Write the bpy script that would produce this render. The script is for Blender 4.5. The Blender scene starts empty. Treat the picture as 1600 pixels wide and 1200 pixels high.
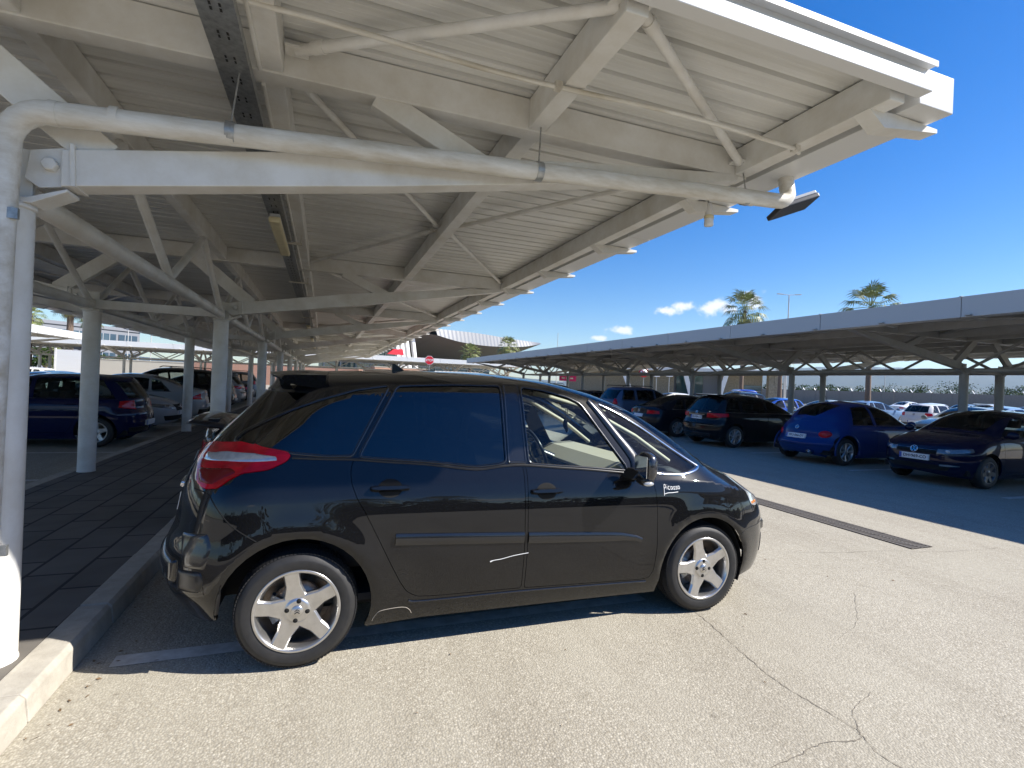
import bpy, bmesh, math, random
import numpy as np
from mathutils import Vector, Matrix
from mathutils.geometry import delaunay_2d_cdt
R = math.radians
PI = math.pi
random.seed(7)
sc = bpy.context.scene
col = sc.collection

# ------------------------------------------------------------------ camera
cam_d = bpy.data.cameras.new('camera')
cam = bpy.data.objects.new('camera', cam_d)
col.objects.link(cam)
CAMLOC = Vector((0.088, -2.978, 1.600))
yaw, roll = 0.3512, 0.0408
fw = Vector((math.sin(yaw), math.cos(yaw), 0))
rt = Vector((math.cos(yaw), -math.sin(yaw), 0))
up = Vector((0, 0, 1))
r3 = rt*math.cos(roll) + up*math.sin(roll)
u3 = up*math.cos(roll) - rt*math.sin(roll)
cam.matrix_world = Matrix(((r3.x, u3.x, -fw.x, CAMLOC.x), (r3.y, u3.y, -fw.y, CAMLOC.y), (r3.z, u3.z, -fw.z, CAMLOC.z), (0, 0, 0, 1)))
cam_d.sensor_width = 36
cam_d.lens = 802.6/1600*36
cam_d.clip_start = 0.05
cam_d.clip_end = 20000
sc.camera = cam

# ------------------------------------------------------------------ light
SUN = Vector((1.07, -0.48, 1.0)).normalized()           # towards the sun
SUN_EL = math.asin(SUN.z)
SUN_AZ = math.atan2(SUN.x, SUN.y)                        # from +Y, clockwise
sd = bpy.data.lights.new('sun', 'SUN')
sd.energy = 4.6
sd.angle = R(0.53)
sd.color = (1.0, 0.95, 0.88)
so = bpy.data.objects.new('sun', sd)
col.objects.link(so)
so.rotation_euler = SUN.to_track_quat('Z', 'Y').to_euler()
so.location = (10, -5, 30)
world = bpy.data.worlds.new('World')
sc.world = world
world.use_nodes = True
wn = world.node_tree
for n in list(wn.nodes):
    wn.nodes.remove(n)
def N(t, ty, **kw):
    n = t.nodes.new(ty)
    for k, v in kw.items():
        setattr(n, k, v)
    return n
w_out = N(wn, 'ShaderNodeOutputWorld')
w_bg = N(wn, 'ShaderNodeBackground')
w_sky = N(wn, 'ShaderNodeTexSky', sky_type='NISHITA', sun_disc=False, sun_elevation=SUN_EL, sun_rotation=SUN_AZ,
          altitude=0, air_density=1.0, dust_density=0.3, ozone_density=2.5)
w_bg.inputs['Strength'].default_value = 0.082
wn.links.new(w_bg.outputs[0], w_out.inputs['Surface'])
# small cumulus puffs low over the horizon, each a soft blob broken up by noise
w_tc = N(wn, 'ShaderNodeTexCoord')
w_nz = N(wn, 'ShaderNodeTexNoise')
w_nz.inputs['Scale'].default_value = 55
w_nz.inputs['Detail'].default_value = 6
w_nz.inputs['Roughness'].default_value = 0.6
wn.links.new(w_tc.outputs['Generated'], w_nz.inputs['Vector'])
puffs = [((38.3, 8.9), (1.3, 0.6)), ((41.7, 8.7), (1.9, 0.9)), ((45.0, 9.5), (1.2, 0.95)), ((32.0, 6.3), (1.5, 0.55)), ((36.5, 8.4), (1.3, 0.5)),
         ((29.5, 5.4), (1.0, 0.3)), ((-32, 8), (5, 1.2)), ((75, 6), (6, 1.0)), ((160, 7), (7, 1.5)), ((200, 9), (5, 2))]
prev = None
for (az, el), (ra, re) in puffs:
    c = Vector((math.sin(R(az))*math.cos(R(el)), math.cos(R(az))*math.cos(R(el)), math.sin(R(el))))
    mp = N(wn, 'ShaderNodeMapping', vector_type='TEXTURE')
    mp.inputs['Location'].default_value = c
    mp.inputs['Rotation'].default_value = (0, 0, -R(az))
    mp.inputs['Scale'].default_value = (R(ra), 1.0, R(re))
    ln = N(wn, 'ShaderNodeVectorMath', operation='LENGTH')
    wn.links.new(w_tc.outputs['Generated'], mp.inputs['Vector'])
    wn.links.new(mp.outputs[0], ln.inputs[0])
    if prev is None:
        prev = ln.outputs['Value']
    else:
        mn = N(wn, 'ShaderNodeMath', operation='MINIMUM')
        wn.links.new(prev, mn.inputs[0])
        wn.links.new(ln.outputs['Value'], mn.inputs[1])
        prev = mn.outputs[0]
w_add = N(wn, 'ShaderNodeMath', operation='MULTIPLY_ADD')       # noise*2.2 - dist
w_add.inputs[1].default_value = 2.6
neg = N(wn, 'ShaderNodeMath', operation='MULTIPLY')
neg.inputs[1].default_value = -1.0
wn.links.new(prev, neg.inputs[0])
wn.links.new(w_nz.outputs[0], w_add.inputs[0])
wn.links.new(neg.outputs[0], w_add.inputs[2])
w_ramp = N(wn, 'ShaderNodeMapRange', interpolation_type='SMOOTHSTEP')
w_ramp.inputs['From Min'].default_value = 0.2
w_ramp.inputs['From Max'].default_value = 1.15
wn.links.new(w_add.outputs[0], w_ramp.inputs['Value'])
w_mix = N(wn, 'ShaderNodeMix', data_type='RGBA')
w_mix.inputs[7].default_value = (6.8, 7.0, 7.4, 1)
w_hs = N(wn, 'ShaderNodeHueSaturation')
w_hs.inputs['Saturation'].default_value = 1.5
w_hs.inputs['Hue'].default_value = 0.512
wn.links.new(w_sky.outputs[0], w_hs.inputs['Color'])
wn.links.new(w_hs.outputs[0], w_mix.inputs[6])
wn.links.new(w_ramp.outputs[0], w_mix.inputs[0])
wn.links.new(w_mix.outputs[2], w_bg.inputs['Color'])

sc.view_settings.view_transform = 'Standard'
sc.view_settings.look = 'None'
sc.view_settings.gamma = 1
sc.view_settings.exposure = 1.03
sc.cycles.max_bounces = 10
sc.cycles.transparent_max_bounces = 16
sc.cycles.caustics_reflective = False
sc.cycles.caustics_refractive = False
sc.cycles.use_denoising = True
HAZE = 1.1e-4

# ------------------------------------------------------------------ materials
MAT = {}
def mat(name, color=(.5, .5, .5), rough=.5, metal=0., spec=None, coat=0., noise=None, bump=None, emit=None):
    """noise=(scale, amount, second colour or None, detail); bump=(scale, strength, distance)"""
    if name in MAT:
        return MAT[name]
    m = bpy.data.materials.new(name)
    m.use_nodes = True
    t = m.node_tree
    b = t.nodes['Principled BSDF']
    b.inputs['Base Color'].default_value = (*color, 1)
    b.inputs['Roughness'].default_value = rough
    b.inputs['Metallic'].default_value = metal
    if spec is not None:
        b.inputs['Specular IOR Level'].default_value = spec
    if coat:
        b.inputs['Coat Weight'].default_value = coat
        b.inputs['Coat Roughness'].default_value = 0.02
    if noise or bump:
        tc = N(t, 'ShaderNodeTexCoord')
    if noise:
        sc_, amt, c2, det = noise
        nz = N(t, 'ShaderNodeTexNoise')
        nz.inputs['Detail'].default_value = det
        nz.inputs['Roughness'].default_value = .65
        if isinstance(sc_, tuple):
            mp = N(t, 'ShaderNodeMapping')
            mp.inputs['Scale'].default_value = sc_
            t.links.new(tc.outputs['Object'], mp.inputs[0])
            t.links.new(mp.outputs[0], nz.inputs['Vector'])
            nz.inputs['Scale'].default_value = 1
        else:
            t.links.new(tc.outputs['Object'], nz.inputs['Vector'])
            nz.inputs['Scale'].default_value = sc_
        mr = N(t, 'ShaderNodeMapRange')
        mr.inputs['From Min'].default_value = .35
        mr.inputs['From Max'].default_value = .7
        mr.inputs['To Max'].default_value = amt
        t.links.new(nz.outputs[0], mr.inputs[0])
        mx = N(t, 'ShaderNodeMix', data_type='RGBA')
        mx.inputs[6].default_value = (*color, 1)
        mx.inputs[7].default_value = (*(c2 or tuple(c*.5 for c in color)), 1)
        t.links.new(mr.outputs[0], mx.inputs[0])
        t.links.new(mx.outputs[2], b.inputs['Base Color'])
    if bump:
        nb = N(t, 'ShaderNodeTexNoise')
        nb.inputs['Scale'].default_value = bump[0]
        nb.inputs['Detail'].default_value = 4
        t.links.new(tc.outputs['Object'], nb.inputs['Vector'])
        bp = N(t, 'ShaderNodeBump')
        bp.inputs['Strength'].default_value = bump[1]
        bp.inputs['Distance'].default_value = bump[2]
        t.links.new(nb.outputs[0], bp.inputs['Height'])
        t.links.new(bp.outputs[0], b.inputs['Normal'])
    if emit:
        b.inputs['Emission Color'].default_value = (*emit[0], 1)
        b.inputs['Emission Strength'].default_value = emit[1]
    MAT[name] = m
    return m

def paint_mat(name, dust):
    """car paint; the colour comes from the object, a thin film of road dust lies over it"""
    m = bpy.data.materials.new(name)
    m.use_nodes = True
    t = m.node_tree
    b = t.nodes['Principled BSDF']
    oi = N(t, 'ShaderNodeObjectInfo')
    tc = N(t, 'ShaderNodeTexCoord')
    nz = N(t, 'ShaderNodeTexNoise')
    nz.inputs['Scale'].default_value = 5
    nz.inputs['Detail'].default_value = 9
    nz.inputs['Roughness'].default_value = .72
    t.links.new(tc.outputs['Object'], nz.inputs['Vector'])
    sx = N(t, 'ShaderNodeSeparateXYZ')
    t.links.new(tc.outputs['Object'], sx.inputs[0])
    hz = N(t, 'ShaderNodeMapRange')              # more dirt low down, where the wheels throw it
    hz.inputs['From Min'].default_value = 1.0
    hz.inputs['From Max'].default_value = 0.2
    hz.inputs['To Min'].default_value = 0.35
    hz.inputs['To Max'].default_value = 1.6
    t.links.new(sx.outputs['Z'], hz.inputs[0])
    mr = N(t, 'ShaderNodeMapRange')
    mr.inputs['From Min'].default_value = .3
    mr.inputs['From Max'].default_value = .75
    mr.inputs['To Min'].default_value = dust*.3
    mr.inputs['To Max'].default_value = dust
    t.links.new(nz.outputs[0], mr.inputs[0])
    ml = N(t, 'ShaderNodeMath', operation='MULTIPLY')
    t.links.new(hz.outputs[0], ml.inputs[0])
    t.links.new(mr.outputs[0], ml.inputs[1])
    mx = N(t, 'ShaderNodeMix', data_type='RGBA')
    mx.inputs[7].default_value = (.30, .26, .20, 1)
    t.links.new(oi.outputs['Color'], mx.inputs[6])
    t.links.new(ml.outputs[0], mx.inputs[0])
    t.links.new(mx.outputs[2], b.inputs['Base Color'])
    b.inputs['Roughness'].default_value = .35
    b.inputs['Specular IOR Level'].default_value = .03
    b.inputs['Coat Weight'].default_value = 1
    b.inputs['Coat Roughness'].default_value = .015
    b.inputs['Coat IOR'].default_value = 1.5 if name == 'paint_hero' else 1.36
    MAT[name] = m
    return m

def glass_mat(name, tint, ior=1.6, rough=0.):
    m = bpy.data.materials.new(name)
    m.use_nodes = True
    t = m.node_tree
    t.nodes.remove(t.nodes['Principled BSDF'])
    o = t.nodes['Material Output']
    tr = N(t, 'ShaderNodeBsdfTransparent')
    tr.inputs[0].default_value = (*tint, 1)
    gl = N(t, 'ShaderNodeBsdfGlossy')
    gl.inputs['Roughness'].default_value = rough
    fr = N(t, 'ShaderNodeFresnel')
    fr.inputs['IOR'].default_value = ior
    mx = N(t, 'ShaderNodeMixShader')
    t.links.new(fr.outputs[0], mx.inputs[0])
    t.links.new(tr.outputs[0], mx.inputs[1])
    t.links.new(gl.outputs[0], mx.inputs[2])
    t.links.new(mx.outputs[0], o.inputs['Surface'])
    MAT[name] = m
    return m

paint_mat('paint_hero', .012)
paint_mat('paint', .006)
glass_mat('glass_tint', (.012, .016, .02), 1.85)
glass_mat('glass_clear', (.86, .94, .93), 1.5)
glass_mat('glass_bg', (.55, .62, .61), 1.62)
mat('trim_black', (.012, .012, .013), .28, noise=(30, .3, (.03, .028, .025), 4))
mat('rubber', (.014, .014, .015), .6, noise=(14, .5, (.036, .034, .031), 6), bump=(90, .25, .002))
mat('void', (.004, .004, .004), .9)
mat('alloy', (.62, .61, .60), .28, .92, noise=(20, .5, (.42, .41, .39), 5), bump=(300, .05, .0005))
mat('alloy_dark', (.16, .16, .17), .35, .9)
mat('chrome', (.75, .75, .77), .12, 1.)
mat('disc', (.30, .27, .24), .4, .9, noise=(40, .6, (.16, .09, .05), 3))
mat('lens_red', (.62, .004, .016), .08, 0, .15, .35, noise=((9, 9, 26), .8, (.26, .002, .006), 2))
mat('lens_clear', (.55, .56, .56), .08, .35, .6, 1., noise=(25, .5, (.30, .31, .32), 2))
mat('lens_dark', (.05, .055, .06), .07, .3, .6, 1.)
mat('lens_amber', (.55, .18, .02), .1, 0, .5, 1.)
mat('cream', (.52, .47, .36), .55, noise=(60, .2, (.40, .36, .28), 3))
mat('seat_grey', (.10, .10, .105), .8, noise=(50, .4, (.06, .06, .06), 3))
mat('seat_dark', (.03, .03, .032), .85)
mat('plate_white', (.80, .80, .78), .35)
mat('plate_blue', (.03, .09, .40), .4)
mat('ink', (.01, .01, .012), .5)
mat('white_paint', (.80, .80, .80), .4)
mat('steel', (.82, .82, .80), .45, 0, .4, noise=(2.6, .75, (.58, .54, .46), 12), bump=(160, .05, .002))
mat('steel_dirty', (.66, .64, .58), .5, 0, .4, noise=((9, 9, 2), .8, (.40, .34, .25), 8))
mat('pvc', (.80, .79, .75), .38, 0, .45, noise=((2.2, 10, 10), .9, (.46, .40, .30), 9))
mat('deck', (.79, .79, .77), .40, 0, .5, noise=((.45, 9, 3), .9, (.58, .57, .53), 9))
mat('deck_shade', (.56, .56, .54), .45, 0, .5, noise=((.5, 14, 3), .6, (.33, .32, .30), 6))  # darker copy of deck, the right carport's shade put into its colour
mat('deck_top', (.55, .56, .57), .5, .2)
mat('galv', (.46, .47, .47), .42, .75, noise=(28, .9, (.26, .27, .27), 3))
mat('hole', (.02, .02, .02), .9)
mat('lamp_plastic', (.78, .70, .45), .35, noise=(12, .5, (.55, .45, .25), 4))
mat('dark_plastic', (.03, .033, .04), .4)
mat('grey_plastic', (.45, .46, .47), .4)
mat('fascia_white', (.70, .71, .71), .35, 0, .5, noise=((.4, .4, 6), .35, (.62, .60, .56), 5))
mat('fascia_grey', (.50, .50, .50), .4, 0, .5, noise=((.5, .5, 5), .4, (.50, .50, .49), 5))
mat('steel_shade', (.50, .50, .49), .5, 0, .4, noise=(3, .6, (.36, .35, .32), 9))  # darker copy of steel, carport shade put into the colour; masts share it
mat('signred', (.62, .015, .03), .4)
mat('signpink', (.72, .03, .22), .4)
mat('cast_iron', (.14, .13, .12), .55, .4, noise=(30, .6, (.25, .21, .16), 5))
mat('bark', (.20, .14, .10), .9, noise=((10, 10, 40), .7, (.10, .07, .05), 4), bump=(30, .6, .02))
mat('frond', (.13, .17, .045), .5, noise=(1.5, .8, (.24, .24, .08), 3))
mat('frond_dead', (.22, .16, .09), .8)
mat('leaf', (.026, .050, .012), .9, 0, .05, noise=(.6, .9, (.045, .07, .018), 3))
mat('office', (.20, .21, .235), .5)
mat('office_glass', (.05, .09, .13), .08, .2, .6, 1.)
mat('terminal_metal', (.17, .18, .20), .5, 0)
mat('terminal_soffit', (.13, .12, .13), .6)
mat('terminal_glass', (.02, .07, .08), .1, 0, .6, 1.)
mat('stone', (.33, .29, .22), .9, noise=(6, .8, (.16, .13, .09), 6))
mat('brick', (.45, .22, .15), .85, noise=(8, .6, (.55, .40, .30), 5))
mat('plaster', (.42, .39, .33), .8, noise=(2, .4, (.45, .42, .36), 4))
mat('fence_grey', (.24, .22, .20), .8, noise=(4, .5, (.17, .155, .14), 5))
mat('trim_gloss', (.008, .008, .009), .22, coat=.6)
mat('mirror_shell', (.06, .06, .065), .22, .6, coat=.7)
mat('mirror_glass', (.8, .82, .85), .02, 1.)
mat('dash_dark', (.035, .04, .045), .6)
mat('dusty', (.42, .38, .32), .8)
mat('lens_head', (.22, .24, .25), .07, .4, .6, 1., noise=(30, .6, (.10, .11, .12), 2))
mat('lens_red_dark', (.16, .001, .004), .08, 0, .15, .35)
mat('hedge_core', (.012, .018, .008), .9)

# ------------------------------------------------------------------ geometry helpers
class MB:
    def __init__(s):
        s.v = []; s.f = []; s.mi = []; s.sm = []
    def add(s, vs, fs, mi=0, smooth=False):
        o = len(s.v)
        s.v += [tuple(map(float, v)) for v in vs]
        for f in fs:
            s.f.append([i+o for i in f]); s.mi.append(mi); s.sm.append(smooth)
        return s
    def box(s, a, b, mi=0):
        (x0, y0, z0), (x1, y1, z1) = a, b
        vs = [(x0,y0,z0),(x1,y0,z0),(x1,y1,z0),(x0,y1,z0),(x0,y0,z1),(x1,y0,z1),(x1,y1,z1),(x0,y1,z1)]
        return s.add(vs, [(3,2,1,0),(4,5,6,7),(0,1,5,4),(1,2,6,5),(2,3,7,6),(3,0,4,7)], mi)
    def beam(s, p0, p1, w, h, upv=(0, 0, 1), mi=0, w1=None, h1=None):
        p0 = Vector(p0); p1 = Vector(p1); d = (p1-p0).normalized(); u = Vector(upv)
        if abs(d.dot(u)) > .98: u = Vector((1, 0, 0))
        a = d.cross(u).normalized(); u = a.cross(d).normalized()
        w1 = w if w1 is None else w1; h1 = h if h1 is None else h1
        vs = []
        for p, ww, hh in ((p0, w, h), (p1, w1, h1)):
            for sa, su in ((-1,-1),(1,-1),(1,1),(-1,1)):
                vs.append(p + a*(sa*ww/2) + u*(su*hh/2))
        return s.add(vs, [(3,2,1,0),(4,5,6,7),(0,1,5,4),(1,2,6,5),(2,3,7,6),(3,0,4,7)], mi)
    def path(s, pts, r, n=12, mi=0, cap=True):
        pts = [Vector(p) for p in pts]
        rs = r if isinstance(r, (list, tuple)) else [r]*len(pts)
        vs = []; fs = []
        d = (pts[1]-pts[0]).normalized()
        a = d.orthogonal().normalized()
        for k, p in enumerate(pts):
            if k == 0: t = pts[1]-pts[0]
            elif k == len(pts)-1: t = pts[-1]-pts[-2]
            else: t = (pts[k+1]-p).normalized() + (p-pts[k-1]).normalized()
            t.normalize()
            a = (a - t*a.dot(t)).normalized(); b = t.cross(a)
            for j in range(n):
                an = 2*PI*j/n
                vs.append(p + (a*math.cos(an)+b*math.sin(an))*rs[k])
        for k in range(len(pts)-1):
            for j in range(n):
                j2 = (j+1) % n
                fs.append((k*n+j, k*n+j2, (k+1)*n+j2, (k+1)*n+j))
        s.add(vs, fs, mi, True)
        if cap:
            s.add(vs[:n], [tuple(range(n-1, -1, -1))], mi); s.add(vs[-n:], [tuple(range(n))], mi)
        return s
    def lathe(s, prof, axis='y', n=32, mi=0, c=(0, 0, 0), smooth=True, arc=(0, 2*PI)):
        """prof: (radius, along). closed round the axis"""
        vs = []; fs = []; full = abs(arc[1]-arc[0]-2*PI) < 1e-6
        m = n if full else n+1
        for (r, h) in prof:
            for j in range(m):
                an = arc[0] + (arc[1]-arc[0])*j/n
                ca, sa = r*math.cos(an), r*math.sin(an)
                v = {'y': (ca, h, sa), 'z': (ca, sa, h), 'x': (h, ca, sa)}[axis]
                vs.append((v[0]+c[0], v[1]+c[1], v[2]+c[2]))
        for k in range(len(prof)-1):
            for j in range(n):
                j2 = (j+1) % m if full else j+1
                fs.append((k*m+j, k*m+j2, (k+1)*m+j2, (k+1)*m+j))
        return s.add(vs, fs, mi, smooth)
    def prism(s, poly, h0, h1, axis='y', mi=0):
        n = len(poly)
        f = {'y': lambda p, h: (p[0], h, p[1]), 'z': lambda p, h: (p[0], p[1], h), 'x': lambda p, h: (h, p[0], p[1])}[axis]
        vs = [f(p, h0) for p in poly] + [f(p, h1) for p in poly]
        fs = [tuple(range(n)), tuple(range(2*n-1, n-1, -1))] + [(i, i+n, (i+1) % n+n, (i+1) % n) for i in range(n)]
        return s.add(vs, fs, mi)
    def ball(s, c, r, n=12, m=8, mi=0):
        c = Vector(c); rr = r if isinstance(r, (tuple, list)) else (r, r, r)
        vs = []; fs = []
        for i in range(m+1):
            th = PI*i/m
            for j in range(n):
                ph = 2*PI*j/n
                vs.append((c.x+rr[0]*math.sin(th)*math.cos(ph), c.y+rr[1]*math.sin(th)*math.sin(ph), c.z+rr[2]*math.cos(th)))
        for i in range(m):
            for j in range(n):
                j2 = (j+1) % n
                fs.append((i*n+j, (i+1)*n+j, (i+1)*n+j2, i*n+j2))
        return s.add(vs, fs, mi, True)
    def build(s, name, mats, parent=None, bevel=0., fix=True, loc=None):
        me = bpy.data.meshes.new(name)
        me.from_pydata(s.v, [], s.f)
        for m in (mats if isinstance(mats, (list, tuple)) else [mats]):
            me.materials.append(MAT[m] if isinstance(m, str) else m)
        me.polygons.foreach_set('material_index', s.mi)
        me.polygons.foreach_set('use_smooth', s.sm)
        if fix:
            bm = bmesh.new(); bm.from_mesh(me)
            bmesh.ops.recalc_face_normals(bm, faces=bm.faces)
            bm.to_mesh(me); bm.free()
        me.update()
        o = bpy.data.objects.new(name, me)
        col.objects.link(o)
        if parent is not None: o.parent = parent
        if loc is not None: o.location = loc
        if bevel:
            bv = o.modifiers.new('bevel', 'BEVEL'); bv.width = bevel; bv.segments = 2; bv.limit_method = 'ANGLE'
            bv.harden_normals = False
        return o

def tag(o, label=None, cat=None, group=None, kind=None):
    if label: o['label'] = label
    if cat: o['category'] = cat
    if group: o['group'] = group
    if kind: o['kind'] = kind
    return o
def empty(name, loc=(0, 0, 0), rz=0.):
    o = bpy.data.objects.new(name, None)
    col.objects.link(o)
    o.location = loc; o.rotation_euler = (0, 0, rz); o.empty_display_size = .2
    return o
def copy_tree(o, parent=None, color=None, paint=()):
    c = o.copy(); col.objects.link(c); c.parent = parent
    if color is not None and o.type == 'MESH': c.color = color
    for ch in list(o.children): copy_tree(ch, c, color)
    return c
def dup(o, parent=None, loc=None):
    c = o.copy(); col.objects.link(c)
    if parent is not None: c.parent = parent
    if loc is not None: c.location = loc
    return c
def text_mesh(body, size, name='lettering', mats='ink', parent=None, depth=.001, matrix=None, shear=0., bold=0.):
    cu = bpy.data.curves.new('lettering', 'FONT')
    cu.body = body; cu.size = size; cu.extrude = depth; cu.align_x = 'CENTER'; cu.align_y = 'CENTER'; cu.shear = shear; cu.offset = bold
    cu.resolution_u = 3
    o = bpy.data.objects.new('lettering', cu)
    col.objects.link(o)
    bpy.context.view_layer.update()
    me = bpy.data.meshes.new_from_object(o.evaluated_get(bpy.context.evaluated_depsgraph_get()))
    bpy.data.objects.remove(o); bpy.data.curves.remove(cu)
    me.materials.clear(); me.materials.append(MAT[mats])
    r = bpy.data.objects.new(name, me)
    col.objects.link(r)
    if parent is not None: r.parent = parent
    if matrix is not None: r.matrix_local = matrix
    return r
def frame_mat(origin, xa, ya):
    xa = Vector(xa).normalized(); ya = Vector(ya); ya = (ya - xa*ya.dot(xa)).normalized(); za = xa.cross(ya); o = Vector(origin)
    return Matrix(((xa.x, ya.x, za.x, o.x), (xa.y, ya.y, za.y, o.y), (xa.z, ya.z, za.z, o.z), (0, 0, 0, 1)))

# ------------------------------------------------------------------ car bodies: half width as a graph over the side view
def pchip(xs,ys):
    xs=np.array(xs,float);ys=np.array(ys,float)
    h=np.diff(xs);d=np.diff(ys)/h
    m=np.zeros(len(xs));m[0]=d[0];m[-1]=d[-1]
    for i in range(1,len(xs)-1):
        if d[i-1]*d[i]>0:
            w1=2*h[i]+h[i-1];w2=h[i]+2*h[i-1]
            m[i]=(w1+w2)/(w1/d[i-1]+w2/d[i])
    def f(x):
        x=np.clip(np.asarray(x,float),xs[0],xs[-1]);i=np.clip(np.searchsorted(xs,x)-1,0,len(xs)-2)
        t=(x-xs[i])/h[i]
        return (ys[i]*(1+2*t)*(1-t)**2+h[i]*m[i]*t*(1-t)**2+ys[i+1]*t*t*(3-2*t)+h[i]*m[i+1]*t*t*(t-1))
    return f
class Hull:
    def __init__(s,W,zs,zt,xr,xf,low,g,Lr=.55,nr=2.5,Lf=.75,nf=2.3):
        s.W=W;s.zs=pchip(*zip(*zs));s.zt=pchip(*zip(*zt));s.xr=pchip(*zip(*xr));s.xf=pchip(*zip(*xf))
        s.low=pchip(*zip(*low));s.g=pchip(*zip(*g));s.Lr,s.nr,s.Lf,s.nf=Lr,nr,Lf,nf
    def abc(s,x,z):
        x=np.asarray(x,float);z=np.asarray(z,float)
        zs=s.zs(x);zt=s.zt(x);zs=np.minimum(zs,zt-.012)
        lo=s.low(np.minimum(z/zs,1))/s.W;ds=float(s.low(1.))/s.W
        t=np.clip((z-zs)/np.maximum(zt-zs,.01),0,1)
        a=np.where(z<=zs,lo,ds+(1-ds)*s.g(t))
        e=np.clip((s.Lr-(x-s.xr(z)))/s.Lr,0,1);b=1-(1-e**s.nr)**(1/s.nr)
        e=np.clip((s.Lf-(s.xf(z)-x))/s.Lf,0,1);c=1-(1-e**s.nf)**(1/s.nf)
        return a,b,c
    def D(s,x,z):
        a,b,c=s.abc(x,z);d=s.W*(1-(1-a)*(1-b)*(1-c))
        for (cx,cz,rr,am) in getattr(s,'flare',()):
            q=np.hypot(np.asarray(x)-cx,np.asarray(z)-cz)-rr
            d=d-am*np.where(q<0,np.exp(-(q/.02)**2),np.exp(-(q/.085)**2))*np.clip((np.asarray(z)-.2)/.3,0,1)*np.clip((s.W-d)/.3,0,1)
        return d
    def uv(s,x,z):
        a,b,c=s.abc(x,z);return np.asarray(x)-s.W*b+s.W*c, np.asarray(z)+s.W*a
    def yz_to_x(s, y, z, end):
        """x of the surface at half-width |y| and height z, at the rear ('r') or front ('f') end"""
        y = np.abs(np.asarray(y, float)); z = np.asarray(z, float); y, z = np.broadcast_arrays(y, z)
        if end == 'r': lo = s.xr(z)+0.; hi = lo+s.Lr
        else: lo = s.xf(z)+0.; hi = lo-s.Lf
        want = s.W-y
        for _ in range(40):
            m = (lo+hi)/2; inside = s.D(m, z) > want
            lo = np.where(inside, m, lo); hi = np.where(inside, hi, m)
        return (lo+hi)/2
    def outline(s, bottom, zr=(), xt=(), zf=(), step=.04):
        """closed side silhouette. bottom: list from rear bottom to front bottom"""
        z0 = bottom[0][1]; z1 = bottom[-1][1]
        z = 1.3
        for _ in range(60): z = .5*z+.5*float(s.zt(s.xr(z)))
        zc = z; xc = float(s.xr(zc))
        z = .7
        for _ in range(60): z = .5*z+.5*float(s.zt(s.xf(z)))
        zd = z; xd = float(s.xf(zd))
        def lst(a, b, extra, st):
            v = set(np.round(np.linspace(a, b, max(2, int(abs(b-a)/st))), 5))
            for e in extra:
                v = {q for q in v if abs(q-e) > .012}; v.add(e)
            v = sorted(v)
            return v if b > a else v[::-1]
        rear = [(float(s.xr(q)), q) for q in lst(z0, zc, zr, step)]
        top = [(q, float(s.zt(q))) for q in lst(xc, xd, xt, step)][1:-1]
        front = [(float(s.xf(q)), q) for q in lst(zd, z1, zf, step)]
        s._parts = (rear, top, front)
        return rear + top + front + [tuple(p) for p in bottom[::-1]][1:-1]

def resample(poly, d):
    out = []
    n = len(poly)
    for i in range(n):
        a = np.array(poly[i], float); b = np.array(poly[(i+1) % n], float)
        k = max(1, int(np.linalg.norm(b-a)/d))
        for j in range(k): out.append(tuple(a+(b-a)*j/k))
    return out
def smooth_poly(poly, r, n=4):
    """round the corners of a polygon"""
    out = []; m = len(poly)
    for i in range(m):
        p = np.array(poly[i], float); a = np.array(poly[i-1], float); b = np.array(poly[(i+1) % m], float)
        la = np.linalg.norm(a-p); lb = np.linalg.norm(b-p)
        q = min(r, la*.45, lb*.45)
        s = p+(a-p)/la*q; e = p+(b-p)/lb*q
        for k in range(n+1):
            t = k/n; out.append(tuple((1-t)**2*s+2*t*(1-t)*p+t*t*e))
    return out
def inset(poly, d):
    """shrink a polygon by d"""
    P = np.array(poly, float); n = len(P)
    area = .5*np.sum(P[:, 0]*np.roll(P[:, 1], -1)-np.roll(P[:, 0], -1)*P[:, 1])
    sg = 1 if area > 0 else -1
    out = []
    for i in range(n):
        e0 = P[i]-P[i-1]; e1 = P[(i+1) % n]-P[i]
        n0 = np.array([-e0[1], e0[0]])/max(1e-9, np.linalg.norm(e0)); n1 = np.array([-e1[1], e1[0]])/max(1e-9, np.linalg.norm(e1))
        b = n0+n1; L = max(.35, np.dot(b, b)/2)
        out.append(tuple(P[i]+sg*b/L*d))
    return out
def inpoly(px, pz, poly):
    P = np.array(poly, float); x1, z1 = P[:, 0], P[:, 1]; x2, z2 = np.roll(x1, -1), np.roll(z1, -1)
    r = np.zeros(len(px), bool)
    for a, b, c, d in zip(x1, z1, x2, z2):
        if b == d: continue
        k = ((b > pz) != (d > pz)) & (px < (c-a)*(pz-b)/(d-b)+a)
        r ^= k
    return r

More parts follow.
